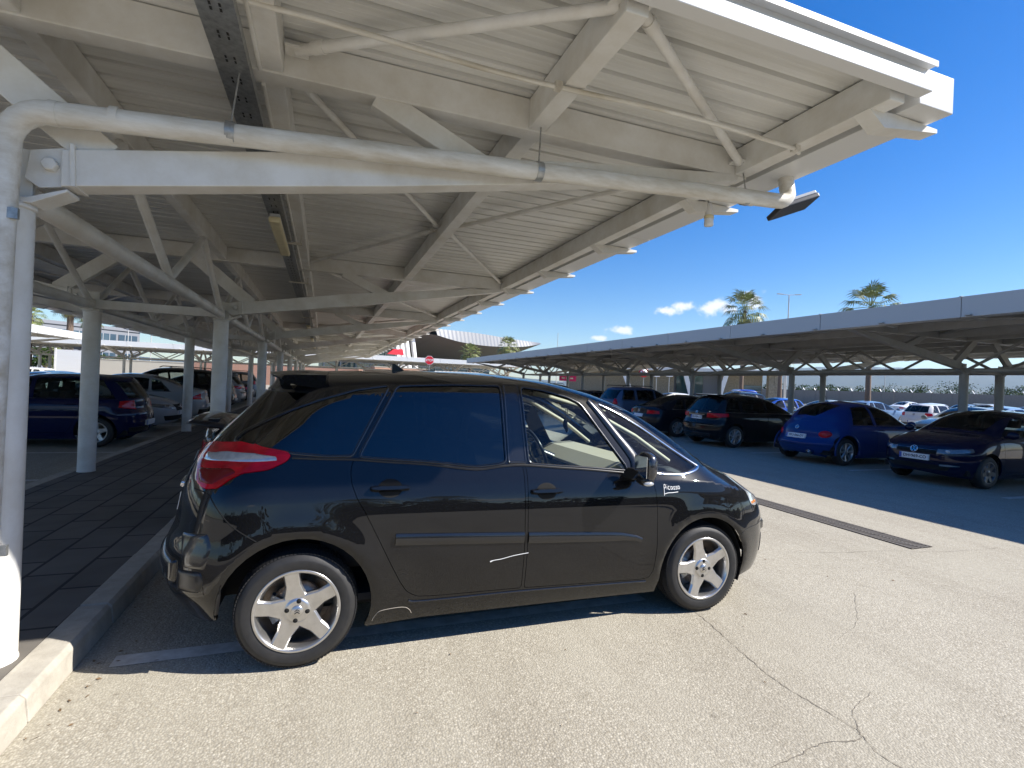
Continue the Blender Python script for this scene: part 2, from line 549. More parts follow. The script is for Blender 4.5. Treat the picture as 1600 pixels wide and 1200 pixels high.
def panelise(H, outline, regions, gaps, step=.05, uvstep=.05):
    """cut the body graph into panels. regions: name -> polygon (x,z); gaps: name -> polygon removed around a region. -> name -> (verts (x,D,z), tris)"""
    loops = [outline] + list(gaps.values()) + list(regions.values())
    pts = []; edges = []
    for L in loops:
        o = len(pts); pts += list(L); edges += [(o+i, o+(i+1) % len(L)) for i in range(len(L))]
    P = np.array(pts, float)
    fixed_n = len(P)
    X = []; Z = []
    O = np.array(outline, float)
    x0, x1 = O[:, 0].min(), O[:, 0].max(); z0, z1 = O[:, 1].min(), O[:, 1].max()
    gx, gz = np.meshgrid(np.arange(x0, x1, step), np.arange(z0, z1, step))
    X.append(gx.ravel()); Z.append(gz.ravel())
    for x in np.arange(x0+step/2, x1, step):                        # extra rows where the surface turns over the roof, hood and ends
        zz = np.linspace(float(H.zs(x))-.02, float(H.zt(x)), 240)
        a, b, c = H.abc(np.full_like(zz, x), zz)
        v = zz+H.W*a
        k = np.searchsorted(v, np.arange(v[0], v[-1], uvstep)); k = k[k < len(zz)]
        X.append(np.full(len(k), x)); Z.append(zz[k])
    for z in np.arange(z0+step/2, z1, step):
        for end in 'rf':
            xx = np.linspace(float(H.xr(z)), float(H.xr(z))+H.Lr, 240) if end == 'r' else np.linspace(float(H.xf(z)), float(H.xf(z))-H.Lf, 240)
            a, b, c = H.abc(xx, np.full_like(xx, z))
            u = xx-H.W*b+H.W*c
            if end == 'f': u = -u
            k = np.searchsorted(u, np.arange(u[0], u[-1], uvstep)); k = k[k < len(xx)]
            X.append(xx[k]); Z.append(np.full(len(k), z))
    X = np.concatenate(X); Z = np.concatenate(Z)
    ok = inpoly(X, Z, outline); X = X[ok]; Z = Z[ok]
    U, V = H.uv(X, Z); PU, PV = H.uv(P[:, 0], P[:, 1])
    seen = {}
    cell = uvstep*.55
    for u, v in zip(PU, PV): seen[(int(u//cell), int(v//cell))] = 1
    keep = []
    for i, (u, v) in enumerate(zip(U, V)):
        k = (int(u//cell), int(v//cell))
        if k in seen: continue
        seen[k] = 1; keep.append(i)
    XZ = np.concatenate([P, np.c_[X[keep], Z[keep]]])
    UV = np.concatenate([np.c_[PU, PV], np.c_[U[keep], V[keep]]])
    r = delaunay_2d_cdt([Vector((float(a), float(b))) for a, b in UV], edges, [], 0, 1e-5, True)
    vo, eo, fo, ov = r[0], r[1], r[2], r[3]
    Q = np.zeros((len(vo), 2))
    for i, o in enumerate(ov):
        if len(o): Q[i] = XZ[o[0]]
        else:
            uv = np.array(vo[i]); d = np.argsort(np.sum((UV-uv)**2, 1))[:3]; w = 1/(1e-6+np.sqrt(np.sum((UV[d]-uv)**2, 1))); Q[i] = (XZ[d]*w[:, None]).sum(0)/w.sum()
    T = np.array([f for f in fo if len(f) == 3], int)
    C = UV[:0]
    vo = np.array([(v[0], v[1]) for v in vo])
    cu = vo[T].mean(1)
    def uvp(poly):
        p = np.array(poly, float); a, b = H.uv(p[:, 0], p[:, 1]); return np.c_[a, b]
    lab = np.full(len(T), '', dtype=object)
    lab[inpoly(cu[:, 0], cu[:, 1], uvp(outline))] = 'body'
    for k, L in gaps.items(): lab[inpoly(cu[:, 0], cu[:, 1], uvp(L))] = ''
    for k, L in regions.items(): lab[inpoly(cu[:, 0], cu[:, 1], uvp(L))] = k
    out = {}
    D = H.D(Q[:, 0], Q[:, 1])
    for k in ['body']+list(regions):
        t = T[lab == k]
        if len(t) == 0: continue
        ids = np.unique(t); mp = -np.ones(len(Q), int); mp[ids] = np.arange(len(ids))
        out[k] = (np.c_[Q[ids, 0], D[ids], Q[ids, 1]], mp[t])
    return out

def hull_normals(H, x, z):
    e = .0015
    zc = np.clip(z, None, H.zt(x)-.003)
    dx = (H.D(x+e, zc)-H.D(x-e, zc))/(2*e); dz = (H.D(x, zc+e)-H.D(x, zc-e))/(2*e)
    n = np.c_[dx*-1*-1, -np.ones_like(dx), dz*-1*-1]
    n = np.c_[dx, -np.ones_like(dx), dz]
    return n/np.linalg.norm(n, axis=1)[:, None]

def panel_obj(name, H, vt, mats, parent, sides=(-1,), off=0., flange=.018, color=None):
    """one mesh object from panel triangles; sides -1 = right (-y), +1 = left (+y)"""
    V, T = vt
    n0 = hull_normals(H, V[:, 0], V[:, 2])
    vs = []; fs = []; nor = []
    base = np.c_[V[:, 0], -H.W+V[:, 1], V[:, 2]] + n0*off
    base[:, 1] = np.minimum(base[:, 1], 0)
    # orient
    a = base[T[:, 1]]-base[T[:, 0]]; b = base[T[:, 2]]-base[T[:, 0]]
    fn = np.cross(a, b); flip = np.sum(fn*n0[T].mean(1), 1) < 0
    T = T.copy(); T[flip] = T[flip][:, ::-1]
    cnt = {}
    for t in T:
        for i in range(3):
            e = (int(t[i]), int(t[(i+1) % 3])); cnt[e] = 1
    bnd = [e for e in cnt if (e[1], e[0]) not in cnt]
    for sd in sides:
        o = len(vs)
        m = np.array([1, -sd*-1*-1 if False else (1 if sd < 0 else -1), 1])
        vs += [tuple(p*m) for p in base]; nor += [tuple(q*m) for q in n0]
        fs += [tuple(int(i)+o for i in (t if sd < 0 else t[::-1])) for t in T]
        if flange:
            for e in bnd:
                if V[e[0], 1] > H.W-.004 and V[e[1], 1] > H.W-.004: continue
                k = len(vs)
                p0, p1 = base[e[0]], base[e[1]]
                q0 = p0-n0[e[0]]*flange; q1 = p1-n0[e[1]]*flange
                vs += [tuple(q*m) for q in (p0, p1, q1, q0)]
                tn = np.cross(p1-p0, q0-p0); tn = tn/max(1e-9, np.linalg.norm(tn))*-1
                nor += [tuple(-tn*m*-1)]*4
                fs.append((k, k+1, k+2, k+3) if sd > 0 else (k+3, k+2, k+1, k))
    me = bpy.data.meshes.new(name)
    me.from_pydata(vs, [], fs)
    for mm in (mats if isinstance(mats, (list, tuple)) else [mats]): me.materials.append(MAT[mm])
    me.polygons.foreach_set('use_smooth', [True]*len(fs))
    me.update()
    try: me.normals_split_custom_set_from_vertices(nor)
    except Exception as ex: print('normals', ex)
    o = bpy.data.objects.new(name, me)
    col.objects.link(o); o.parent = parent
    if color: o.color = color
    return o

def patch(name, H, poly, mats, parent, space='xz', side=-1, thick=.006, edge=.006, step=.03, base=0., color=None, end='r', mi_fn=None):
    """a raised piece lying on the body: polygon in the side view (xz) or in the rear/front view (yz)"""
    L = resample(poly, step*.7)
    P = np.array(L); Pi = np.array(inset(L, edge))
    x0, z0 = P.min(0); x1, z1 = P.max(0)
    gx, gz = np.meshgrid(np.arange(x0+step/2, x1, step), np.arange(z0+step/2, z1, step))
    g = np.c_[gx.ravel(), gz.ravel()]
    if len(g): g = g[inpoly(g[:, 0], g[:, 1], Pi)]
    A = np.concatenate([P, Pi, g]) if len(g) else np.concatenate([P, Pi])
    n = len(P)
    ed = [(i, (i+1) % n) for i in range(n)]
    r = delaunay_2d_cdt([Vector((float(a), float(b))) for a, b in A], ed, [], 0, 1e-6, True)
    Q = np.array([(v[0], v[1]) for v in r[0]]); T = np.array([f for f in r[2] if len(f) == 3])
    c = Q[T].mean(1); T = T[inpoly(c[:, 0], c[:, 1], L)]
    orig = np.array([o[0] if len(o) else 10**6 for o in r[3]])
    h = np.where(orig < n, 0., thick)
    if space == 'xz':
        D = H.D(Q[:, 0], Q[:, 1]); nn = hull_normals(H, Q[:, 0], Q[:, 1])
        B = np.c_[Q[:, 0], -H.W+D, Q[:, 1]]
    else:
        X = H.yz_to_x(Q[:, 0], Q[:, 1], end)
        nn = hull_normals(H, X, Q[:, 1])
        B = np.c_[X, -np.abs(Q[:, 0]), Q[:, 1]]
        sg = np.where(Q[:, 0] > 0, -1, 1); B[:, 1] *= sg; nn[:, 1] *= sg
        cen = np.abs(Q[:, 0]) < .02; nn[cen, 1] = 0; nn /= np.linalg.norm(nn, axis=1)[:, None]
    V = B+nn*(base+h)[:, None]
    bot = B[:]-nn*.004
    vs = list(map(tuple, V)); fs = [tuple(map(int, t)) for t in T]
    mp = {int(o): i for i, o in enumerate(orig) if o < n}
    k0 = len(vs)
    for i in range(n): vs.append(tuple(bot[mp[i]]))
    for i in range(n):
        j = (i+1) % n
        fs.append((mp[i], mp[j], k0+j, k0+i))
    if side > 0: vs = [(a, -b, c_) for a, b, c_ in vs]
    mb = MB(); mb.v = vs; mb.f = [list(f) for f in fs]; mb.sm = [True]*len(fs)
    mb.mi = [0]*len(fs)
    if mi_fn:
        for i, f in enumerate(mb.f):
            mb.mi[i] = mi_fn(*np.mean([vs[q] for q in f], 0))
    o = mb.build(name, mats, parent)
    try: o.data.shade_smooth(); o.data.set_sharp_from_angle(angle=R(50))
    except Exception: pass
    if color: o.color = color
    return o

def ribbon(name, H, pts, width, thick, mats, parent, side=-1, edge=None, closed=False, base=0., n=5, color=None, sub=1):
    """moulding of constant width laid along a line on the car side"""
    P = list(pts)
    if closed: P = P+[P[0]]
    Q = []
    for a, b in zip(P, P[1:]):
        a = np.array(a, float); b = np.array(b, float); k = max(1, int(np.linalg.norm(b-a)/.03))
        for j in range(k): Q.append(a+(b-a)*j/k)
    if not closed: Q.append(np.array(P[-1], float))
    Q = np.array(Q); m = len(Q)
    if closed: T = np.roll(Q, -1, 0)-np.roll(Q, 1, 0)
    else: T = np.gradient(Q, axis=0)
    T /= np.linalg.norm(T, axis=1)[:, None]
    Nn = np.c_[-T[:, 1], T[:, 0]]
    W = np.interp(np.linspace(0, 1, m), np.linspace(0, 1, len(width)), width) if isinstance(width, (list, tuple)) else np.full(m, width)
    e = edge or thick*.6
    vs = []
    for (f, h) in ((-1, -.003), (-1, 0), (-1, 1), (1, 1), (1, 0), (1, -.003)):
        off = W/2*f; 
        if h == 1: off = np.sign(f)*np.maximum(W/2-e, W*.2)
        C = Q+Nn*off[:, None]
        hh = base+(thick if h == 1 else (0 if h == 0 else -.004))
        if h == 0: hh = base+thick*.55
        D = H.D(C[:, 0], C[:, 1]); nn = hull_normals(H, C[:, 0], C[:, 1])
        V = np.c_[C[:, 0], -H.W+D, C[:, 1]]+nn*hh
        vs.append(V)
    k = len(vs); A = np.stack(vs, 1).reshape(-1, 3)
    if side > 0: A = A*np.array([1, -1, 1])
    fs = []
    for i in range(m if closed else m-1):
        i2 = (i+1) % m
        for j in range(k-1): fs.append((i*k+j, i*k+j+1, i2*k+j+1, i2*k+j))
    if not closed: fs += [tuple(range(k)), tuple((m-1)*k+j for j in range(k-1, -1, -1))]
    mb = MB(); mb.add(A, fs, 0, True)
    o = mb.build(name, mats, parent)
    o.data.set_sharp_from_angle(angle=R(40))
    if color: o.color = color
    return o

def make_wheel(parent, x, y, r, side, w=.205, rim_r=.22, spokes=5, ang=100., style='hero', steer=0., mats=('alloy', 'rubber')):
    """wheel > tyre, rim, brake disc; outer face at y (side -1: faces -y)"""
    root = bpy.data.objects.new('wheel', None); col.objects.link(root); root.parent = parent
    root.empty_display_size = .1
    root.location = (x, y, r)
    root.rotation_euler = (0, 0, (0 if side < 0 else PI)+steer)
    hi = style == 'hero'
    n = 72 if hi else 28
    t = MB()
    prof = [(rim_r-.012, .012), (rim_r+.004, .002), (rim_r+.02, -.002), (rim_r+.05, -.006), (r-.04, -.004), (r-.022, .006), (r-.008, .022), (r-.001, .04),
            (r, w*.5), (r-.001, w-.04), (r-.008, w-.022), (r-.03, w-.004), (rim_r+.02, w), (rim_r-.012, w-.01)]
    t.lathe(prof, n=n)
    if hi:                                                            # tread: shoulder blocks and three ribs
        for k in range(96):
            a0 = 2*PI*k/96
            for (ya, yb, off, ww) in ((.012, .062, 0, .72), (.070, .10, .5, .66), (.108, .138, .2, .66), (.146, w-.012, .6, .72)):
                a = a0+off*2*PI/96; b = a+ww*2*PI/96
                rr0 = r-.012; rr1 = r+.0035
                vs = []
                for (yy, rr_) in ((ya, rr1-.010 if ya < .03 else rr1), (yb, rr1-.010 if yb > w-.03 else rr1)):
                    for aa in (a, b):
                        sk = (yy-w/2)*.25
                        vs.append((rr_*math.cos(aa+sk), yy, rr_*math.sin(aa+sk))); vs.append((rr0*math.cos(aa+sk), yy, rr0*math.sin(aa+sk)))
                t.add(vs, [(0, 2, 6, 4), (0, 1, 3, 2), (4, 6, 7, 5), (0, 4, 5, 1), (2, 3, 7, 6)])
    t.build('tyre', mats[1], root)
    m = MB()
    R0 = rim_r
    m.lathe([(R0+.004, .004), (R0+.003, -.003), (R0-.010, -.003), (R0-.016, .008), (R0-.026, .03), (R0-.034, .075), (R0-.036, w-.02)], n=n)
    hubr = .062 if hi else .05
    for k in range(spokes):
        a = R(ang)+2*PI*k/spokes
        ca, sa = math.cos(a), math.sin(a)
        if style == 'thin': w0, w1 = .028, .03
        else: w0, w1 = (.088, .066)
        def P(rad, tt, yy): return (rad*ca-tt*sa, yy, rad*sa+tt*ca)
        rad = [hubr*.55, hubr*1.25, R0*.62, R0-.012]
        wid = [w0*.62, w0*.56, w1*.5, w1*.52]
        yy = [.012, .014, .010, .004]
        vs = []
        for q in range(4):
            vs += [P(rad[q], -wid[q]-.010, yy[q]+.014), P(rad[q], -wid[q], yy[q]), P(rad[q], wid[q], yy[q]), P(rad[q], wid[q]+.010, yy[q]+.014), P(rad[q], wid[q]*.7, yy[q]+.045), P(rad[q], -wid[q]*.7, yy[q]+.045)]
        fs = []
        for q in range(3):
            for j in range(6):
                j2 = (j+1) % 6; fs.append((q*6+j, q*6+j2, (q+1)*6+j2, (q+1)*6+j))
        m.add(vs, fs)
    m.lathe([(0, .006), (hubr*.9, .006), (hubr*1.12, .014), (hubr*1.18, .05)], n=24)
    rim = m.build('rim', [mats[0]], root, bevel=.003 if hi else 0)
    if hi:
        for k in range(4):
            a = R(ang)+PI/4*1.6+k*PI/2
            h = MB(); h.lathe([(.0, .0045), (.0115, .0045), (.0135, .008), (.0135, .02)], n=14, c=(.052*math.cos(a), 0, .052*math.sin(a)))
            h.build('bolt_hole', 'void', rim)
        c = MB(); c.lathe([(0, -.001), (.028, -.001), (.031, .003), (.031, .012)], n=28)
        cap = c.build('hub_cap', 'alloy', rim)
        e = MB()
        for dz in (-.004, .009):
            e.beam((-.013, -.003, dz-.008), (0, -.003, dz+.002), .003, .005, (0, 1, 0)); e.beam((0, -.003, dz+.002), (.013, -.003, dz-.008), .003, .005, (0, 1, 0))
        e.build('emblem', 'ink', cap)
    b = MB(); b.lathe([(.05, .085), (.135 if hi else .12, .085), (.135 if hi else .12, .10), (.05, .10)], n=36)
    b.lathe([(0, .07), (.06, .07), (.065, .1)], n=20)
    b.lathe([(0, w-.015), (R0-.03, w-.015)], n=24)
    b.build('brake_disc', 'disc', root)
    if hi:
        q = MB()
        q.lathe([(.085, .068), (.15, .068), (.15, .115), (.085, .115), (.085, .068)], n=10, arc=(R(150), R(215)))
        q.build('brake_caliper', 'galv', root)
    return root

# ------------------------------------------------------------------ the black people carrier in the foreground
def arc(cx, cz, r, a0, a1, n=14):
    return [(cx+r*math.cos(R(a0+(a1-a0)*i/n)), cz+r*math.sin(R(a0+(a1-a0)*i/n))) for i in range(n+1)]
def stroke(name, H, pts, r, mats, parent, off=.0015):
    """thin line lying on the car side"""
    P = np.array(pts); D = H.D(P[:, 0], P[:, 1]); nn = hull_normals(H, P[:, 0], P[:, 1])
    V = np.c_[P[:, 0], -H.W+D, P[:, 1]]+nn*off
    m = MB(); m.path([tuple(v) for v in V], r, 5)
    return m.build(name, mats, parent)
def spline(pts, n=6, closed=False):
    P = [np.array(p, float) for p in pts]; out = []
    for i in range(len(P)-1):
        p0 = P[max(0, i-1)]; p1 = P[i]; p2 = P[i+1]; p3 = P[min(len(P)-1, i+2)]
        for k in range(n):
            t = k/n
            out.append(tuple(.5*((2*p1)+(p2-p0)*t+(2*p0-5*p1+4*p2-p3)*t*t+(3*p1-3*p2+p3-p0)*t**3)))
    out.append(tuple(P[-1]))
    return out

def build_hero():
    H = Hull(**dict(W=.915,
 zs=[(-.9,1.0),(0,1.0),(1.2,.985),(2.2,.97),(2.7,.95),(3.1,.87),(3.5,.74),(3.7,.66)],
 zt=[(-.6,1.45),(-.3,1.60),(.2,1.645),(.8,1.675),(1.2,1.68),(1.6,1.655),(1.9,1.60),(2.2,1.505),(2.5,1.345),(2.78,1.16),(2.95,1.05),(3.2,.955),(3.4,.86),(3.55,.775),(3.66,.69)],
 xr=[(.15,-.58),(.3,-.70),(.45,-.77),(.6,-.77),(.72,-.73),(.95,-.69),(1.05,-.655),(1.2,-.55),(1.4,-.36),(1.5,-.27),(1.56,-.22),(1.6,-.21),(1.66,-.2)],
 xf=[(.15,3.55),(.25,3.63),(.45,3.66),(.62,3.66),(.75,3.63),(.85,3.58),(1.0,3.5),(1.2,3.4)],
 low=[(.1,.13),(.2,.07),(.3,.035),(.45,.01),(.6,0.),(.8,.006),(.9,.018),(1.0,.045)],
 g=[(0,0),(.28,.086),(.52,.162),(.75,.238),(.87,.30),(.94,.45),(.975,.68),(1,1)]))
    H.flare = ((-.005, .325, .42, .016), (2.722, .325, .395, .014))
    black = (.0045, .0048, .006, 1)
    root = empty('people_carrier', (0, .915, 0))
    tag(root, 'glossy black five door people carrier with silver five spoke wheels, in the foreground', 'car')
    rw, fwx, wz = 0., 2.728, .318
    ra = arc(-.005, .325, .395, 186, -22, 22)
    fa = arc(2.722, .325, .372, 188, 2, 22)
    bottom = [(-.575, .27), (-.50, .268), (-.43, .272)] + ra + [(.372, .165), (.69, .185), (1.2, .182), (1.75, .178), (2.15, .172), (2.345, .17)] + fa + [(3.11, .215), (3.3, .235), (3.5, .25), (3.585, .26)]
    H.yz = H.yz_to_x
    # rear window, windscreen edges
    rz0, rz1 = 1.10, 1.50
    xh, xc = 1.22, 2.84
    out = H.outline(bottom, zr=(rz0, rz1, 1.02, .72), xt=(xh, xc, -.0), zf=(), step=.03)
    rear, top, front = H._parts
    zz = np.linspace(rz0, rz1, 14)
    yy = np.interp(zz, [rz0, rz1], [.70, .60])
    rwx = H.yz_to_x(yy, zz, 'r')
    rwin = [(float(a), float(b)) for a, b in zip(rwx, zz)] + [p for p in rear if rz0-1e-6 <= p[1] <= rz1+1e-6][::-1]
    ap = spline([(1.22, 1.632), (1.45, 1.612), (1.66, 1.574), (1.87, 1.522), (2.11, 1.442), (2.30, 1.342), (2.55, 1.188), (2.70, 1.090), (2.80, 1.030)], 4)
    wscr = ap + [(2.84, 1.035)] + [p for p in top if xh-1e-6 <= p[0] <= xc+1e-6][::-1]
    G = {}
    G['quarter_window'] = smooth_poly([(-.372, 1.217), (-.327, 1.263), (-.196, 1.338), (-.064, 1.402), (.072, 1.458), (.275, 1.522), (.466, 1.556), (.256, 1.152), (.118, 1.152), (-.05, 1.168), (-.2, 1.195)], .02)
    G['rear_door_window'] = smooth_poly([(.522, 1.556), (.87, 1.577), (1.196, 1.582), (1.19, 1.108), (1.147, 1.096), (.999, 1.083), (.817, 1.104), (.662, 1.119), (.437, 1.134), (.300, 1.145)], .025)
    G['pillar_panel'] = smooth_poly([(1.226, 1.590), (1.318, 1.592), (1.324, 1.101), (1.214, 1.103)], .008)
    G['front_door_window'] = smooth_poly([(1.348, 1.581), (1.507, 1.564), (1.688, 1.523), (1.790, 1.478), (2.072, 1.066), (2.075, 1.038), (1.782, 1.064), (1.546, 1.080), (1.352, 1.096)], .03)
    G['quarterlight'] = smooth_poly([(1.935, 1.478), (2.093, 1.414), (2.287, 1.308), (2.535, 1.152), (2.712, 1.042), (2.605, 1.014), (2.508, 1.006), (2.30, 1.030), (2.245, 1.058)], .02)
    G['windscreen'] = wscr
    G['rear_window'] = rwin
    rd = smooth_poly([(.262, 1.128), (.250, 1.071), (.256, 1.003), (.289, .917), (.333, .846), (.408, .700), (.493, .529), (.545, .429), (.586, .368), (.648, .330), (.797, .322), (1.308, .315), (1.309, .642), (1.307, .82), (1.312, 1.02), (1.304, 1.085), (1.16, 1.078), (.998, 1.063), (.817, 1.083), (.437, 1.116)], .02, 3)
    fd = smooth_poly([(1.3205, 1.085), (1.3285, 1.02), (1.3235, .82), (1.3255, .642), (1.3245, .314), (2.19, .284), (2.262, .292), (2.288, .349), (2.297, .533), (2.294, .754), (2.288, .884), (2.272, .985), (2.256, 1.004), (2.18, 1.008), (1.69, 1.052)], .02, 3)
    G['rear_door'] = inset(rd, .0035); G['front_door'] = inset(fd, .0035)
    tl = smooth_poly([(-.612, 1.138), (-.50, 1.193), (-.323, 1.217), (-.2, 1.196), (-.083, 1.176), (-.062, 1.153), (-.086, 1.12), (-.173, 1.078), (-.299, 1.06), (-.359, 1.027), (-.419, .979), (-.489, .966), (-.543, .990), (-.568, 1.067)], .02)
    G['tail_light'] = inset(tl, .003)
    hl = smooth_poly([(3.095, .958), (3.14, .893), (3.17, .830), (3.185, .755), (3.25, .735), (3.36, .735), (3.40, .80), (3.30, .868), (3.19, .925)], .02)
    G['headlight'] = inset(hl, .003)
    gaps = {k: resample(v, .04) for k, v in (('a', rd), ('b', fd), ('c', tl), ('d', hl))}
    for k in ('rear_door', 'front_door', 'tail_light', 'headlight', 'quarter_window', 'rear_door_window', 'pillar_panel', 'front_door_window', 'quarterlight'):
        G[k] = resample(G[k], .04)
    P = panelise(H, out, G, gaps, .035, .035)
    both = (-1, 1)
    body = panel_obj('body', H, P['body'], 'paint_hero', root, both, 0, .022, black)
    for sd in both:
        for k in ('rear_door', 'front_door'):
            panel_obj('door', H, P[k], 'paint_hero', root, (sd,), 0, .02, black)
        panel_obj('window', H, P['quarter_window'], 'glass_tint', root, (sd,), -.004, 0)
        panel_obj('window', H, P['rear_door_window'], 'glass_tint', root, (sd,), -.006, 0)
        panel_obj('pillar_trim', H, P['pillar_panel'], 'trim_gloss', root, (sd,), .002, .01)
        panel_obj('window', H, P['front_door_window'], 'glass_clear', root, (sd,), -.006, 0)
        panel_obj('window', H, P['quarterlight'], 'glass_clear', root, (sd,), -.004, 0)
        t = panel_obj('tail_light', H, P['tail_light'], 'lens_red', root, (sd,), .006, .03)
        patch('reflector_strip', H, smooth_poly([(-.52, 1.135), (-.40, 1.158), (-.25, 1.160), (-.14, 1.146), (-.135, 1.126), (-.25, 1.118), (-.40, 1.112), (-.53, 1.10)], .008), 'lens_clear', t, side=sd, thick=.003, base=.0065, step=.02)
        patch('lamp_cell', H, smooth_poly([(-.545, 1.06), (-.36, 1.082), (-.33, 1.062), (-.40, 1.03), (-.45, .995), (-.53, 1.0)], .02), 'lens_red_dark', t, side=sd, thick=.002, base=.0065, step=.02)
        h = panel_obj('headlight', H, P['headlight'], 'lens_clear', root, (sd,), .003, .02)
        patch('turn_signal', H, [(3.195, .775), (3.20, .757), (3.30, .757), (3.31, .775)], 'lens_amber', h, side=sd, thick=.003, base=.0035, step=.02)
    panel_obj('windscreen', H, P['windscreen'], 'glass_clear', root, both, -.004, 0)
    panel_obj('rear_window', H, P['rear_window'], 'glass_tint', root, both, -.004, 0)
    # dark liner behind the gaps below the belt, wheel wells, floor
    m = MB(); m.box((-.30, -.70, .25), (2.95, .70, .30)); m.box((2.86, -.6, .3), (2.9, .6, .95)); m.box((.42, -.83, .3), (2.26, -.80, .95)); m.box((.42, .80, .3), (2.26, .83, .95))
    m.build('underbody', 'void', root)
    for (cx, rr) in ((-.005, .40), (2.722, .378)):
        for sd in both:
            m = MB(); y0, y1 = (-.86, -.52) if sd < 0 else (.52, .86)
            m.lathe([(rr, y0), (rr+.004, (y0+y1)/2), (rr, y1)], n=26, c=(cx, 0, .325), arc=(R(-21 if cx > 1 else -4), R(184)))
            yb = y1 if sd < 0 else y0
            m.lathe([(0, yb), (rr, yb)], n=26, c=(cx, 0, .325), arc=(R(-21 if cx > 1 else -4), R(184)))
            m.build('wheel_arch_liner', 'void', root)
    # belt line seal, window surrounds, chrome, side mouldings
    for sd in both:
        ribbon('window_seal', H, spline([(-.06, 1.143), (.12, 1.135), (.27, 1.131), (.437, 1.117), (.662, 1.101), (.817, 1.083), (.999, 1.063), (1.15, 1.078), (1.31, 1.083), (1.55, 1.064), (1.78, 1.047), (2.10, 1.016)], 3), .014, .008, 'trim_black', root, sd)
        for k in ('rear_door_window', 'front_door_window', 'quarter_window', 'pillar_panel'):
            ribbon('window_frame', H, inset(G[k], -.004), .013, .005, 'trim_gloss', root, sd, closed=True)
        ribbon('chrome_strip', H, spline([(2.235, 1.021), (2.38, 1.004), (2.508, .997), (2.60, 1.003), (2.70, 1.022), (2.748, 1.042)], 5), .014, .007, 'chrome', root, sd)
        ribbon('chrome_strip', H, spline([(2.742, 1.044), (2.55, 1.158), (2.30, 1.310), (2.10, 1.416), (1.95, 1.480)], 6), .009, .005, 'chrome', root, sd)
        ribbon('pillar_trim', H, spline([(1.862, 1.502), (1.93, 1.42), (2.04, 1.275), (2.15, 1.125), (2.165, 1.035)], 6), [.034, .045, .055, .075, .105], .012, 'trim_gloss', root, sd, edge=.008)
        ribbon('rub_strip', H, [(.508, .683), (1.302, .645)], .064, .014, 'trim_gloss', root, sd, edge=.014)
        ribbon('rub_strip', H, [(1.330, .641), (2.02, .605), (2.12, .590), (2.165, .572)], [.066, .066, .062, .060, .055, .03], .014, 'trim_gloss', root, sd, edge=.014)
        # handles: recessed cup and grip bar
        for (hx, hz) in ((.472, .970), (1.457, .922)):
            cup = patch('handle_recess', H, [(hx+.062*math.cos(a)*1.15, hz+.052*math.sin(a)) for a in np.linspace(0, 2*PI, 22)[:-1]], 'void', root, side=sd, thick=.0008, edge=.004, step=.02)
            hd = patch('door_handle', H, smooth_poly([(hx-.116, hz+.012), (hx-.06, hz+.020), (hx+.08, hz+.020), (hx+.116, hz+.010), (hx+.112, hz-.014), (hx+.06, hz-.020), (hx-.07, hz-.020), (hx-.114, hz-.014)], .01), 'paint_hero', root, side=sd, thick=.030, edge=.010, step=.018, color=black)
        # sill lip, bumper joints
        ribbon('sill_strip', H, spline([(.60, .312), (.70, .299), (1.3, .295), (1.9, .278), (2.24, .268)], 5), .012, .007, 'trim_gloss', root, sd)
        ribbon('bumper_seam', H, spline([(-.555, .961), (-.47, .950), (-.42, .894), (-.335, .800), (-.21, .720)], 5), .006, .0012, 'void', root, sd)
        ribbon('bumper_seam', H, spline([(3.035, .562), (3.12, .594), (3.36, .602)], 5), .006, .0012, 'void', root, sd)
        patch('bumper_corner', H, smooth_poly([(-.60, .73), (-.45, .755), (-.425, .69), (-.452, .575), (-.57, .57)], .02), 'trim_gloss', root, side=sd, thick=.007, edge=.012, step=.02)
        patch('rear_reflector', H, smooth_poly([(-.60, .555), (-.47, .565), (-.455, .51), (-.475, .45), (-.60, .44)], .02), 'trim_black', root, side=sd, thick=.012, edge=.012, step=.02)
        patch('mud_flap', H, [(-.395, .42), (-.372, .50), (-.372, .44), (-.385, .33), (-.405, .33)], 'trim_black', root, side=sd, thick=.012, edge=.005, step=.02)
        patch('fog_light_recess', H, smooth_poly([(3.37, .50), (3.43, .50), (3.45, .35), (3.36, .36)], .02), 'void', root, side=sd, thick=.003, edge=.004, step=.02)
    # grille (honeycomb between the front corners) and plate carrier bar, on the nose
    g = patch('grille', H, smooth_poly([(-.66, .70), (.66, .70), (.60, .615), (-.60, .615)], .02), 'void', root, 'yz', thick=.004, end='f', step=.04)
    for k in range(-15, 16):
        for r_ in range(2):
            y = (k+.5*r_)*.04; z = .637+r_*.036
            x = float(H.yz_to_x(y, z, 'f'))
            mm = MB()
            if abs(y) < .6:
                mm.lathe([(.013, 0), (.019, .004), (.019, -.006), (.013, -.006)], 'x', 6, c=(x+.006, y, z)); mm.build('grille_mesh', 'chrome' if False else 'trim_gloss', g)
    patch('bumper_bar', H, smooth_poly([(-.70, .60), (.70, .60), (.70, .50), (-.70, .50)], .03), 'trim_gloss', root, 'yz', thick=.02, edge=.02, end='f', step=.05)
    patch('lower_grille', H, smooth_poly([(-.50, .47), (.50, .47), (.45, .33), (-.45, .33)], .03), 'void', root, 'yz', thick=.004, end='f', step=.05)
    for y in (-.003,):
        patch('number_plate', H, [(-.26, .60), (.26, .60), (.26, .49), (-.26, .49)], 'plate_white', root, 'yz', thick=.03, edge=.003, end='f', step=.05)
    # rear end
    patch('number_plate', H, [(-.26, .86), (.26, .86), (.26, .75), (-.26, .75)], 'plate_white', root, 'yz', thick=.010, edge=.003, end='r', step=.05)
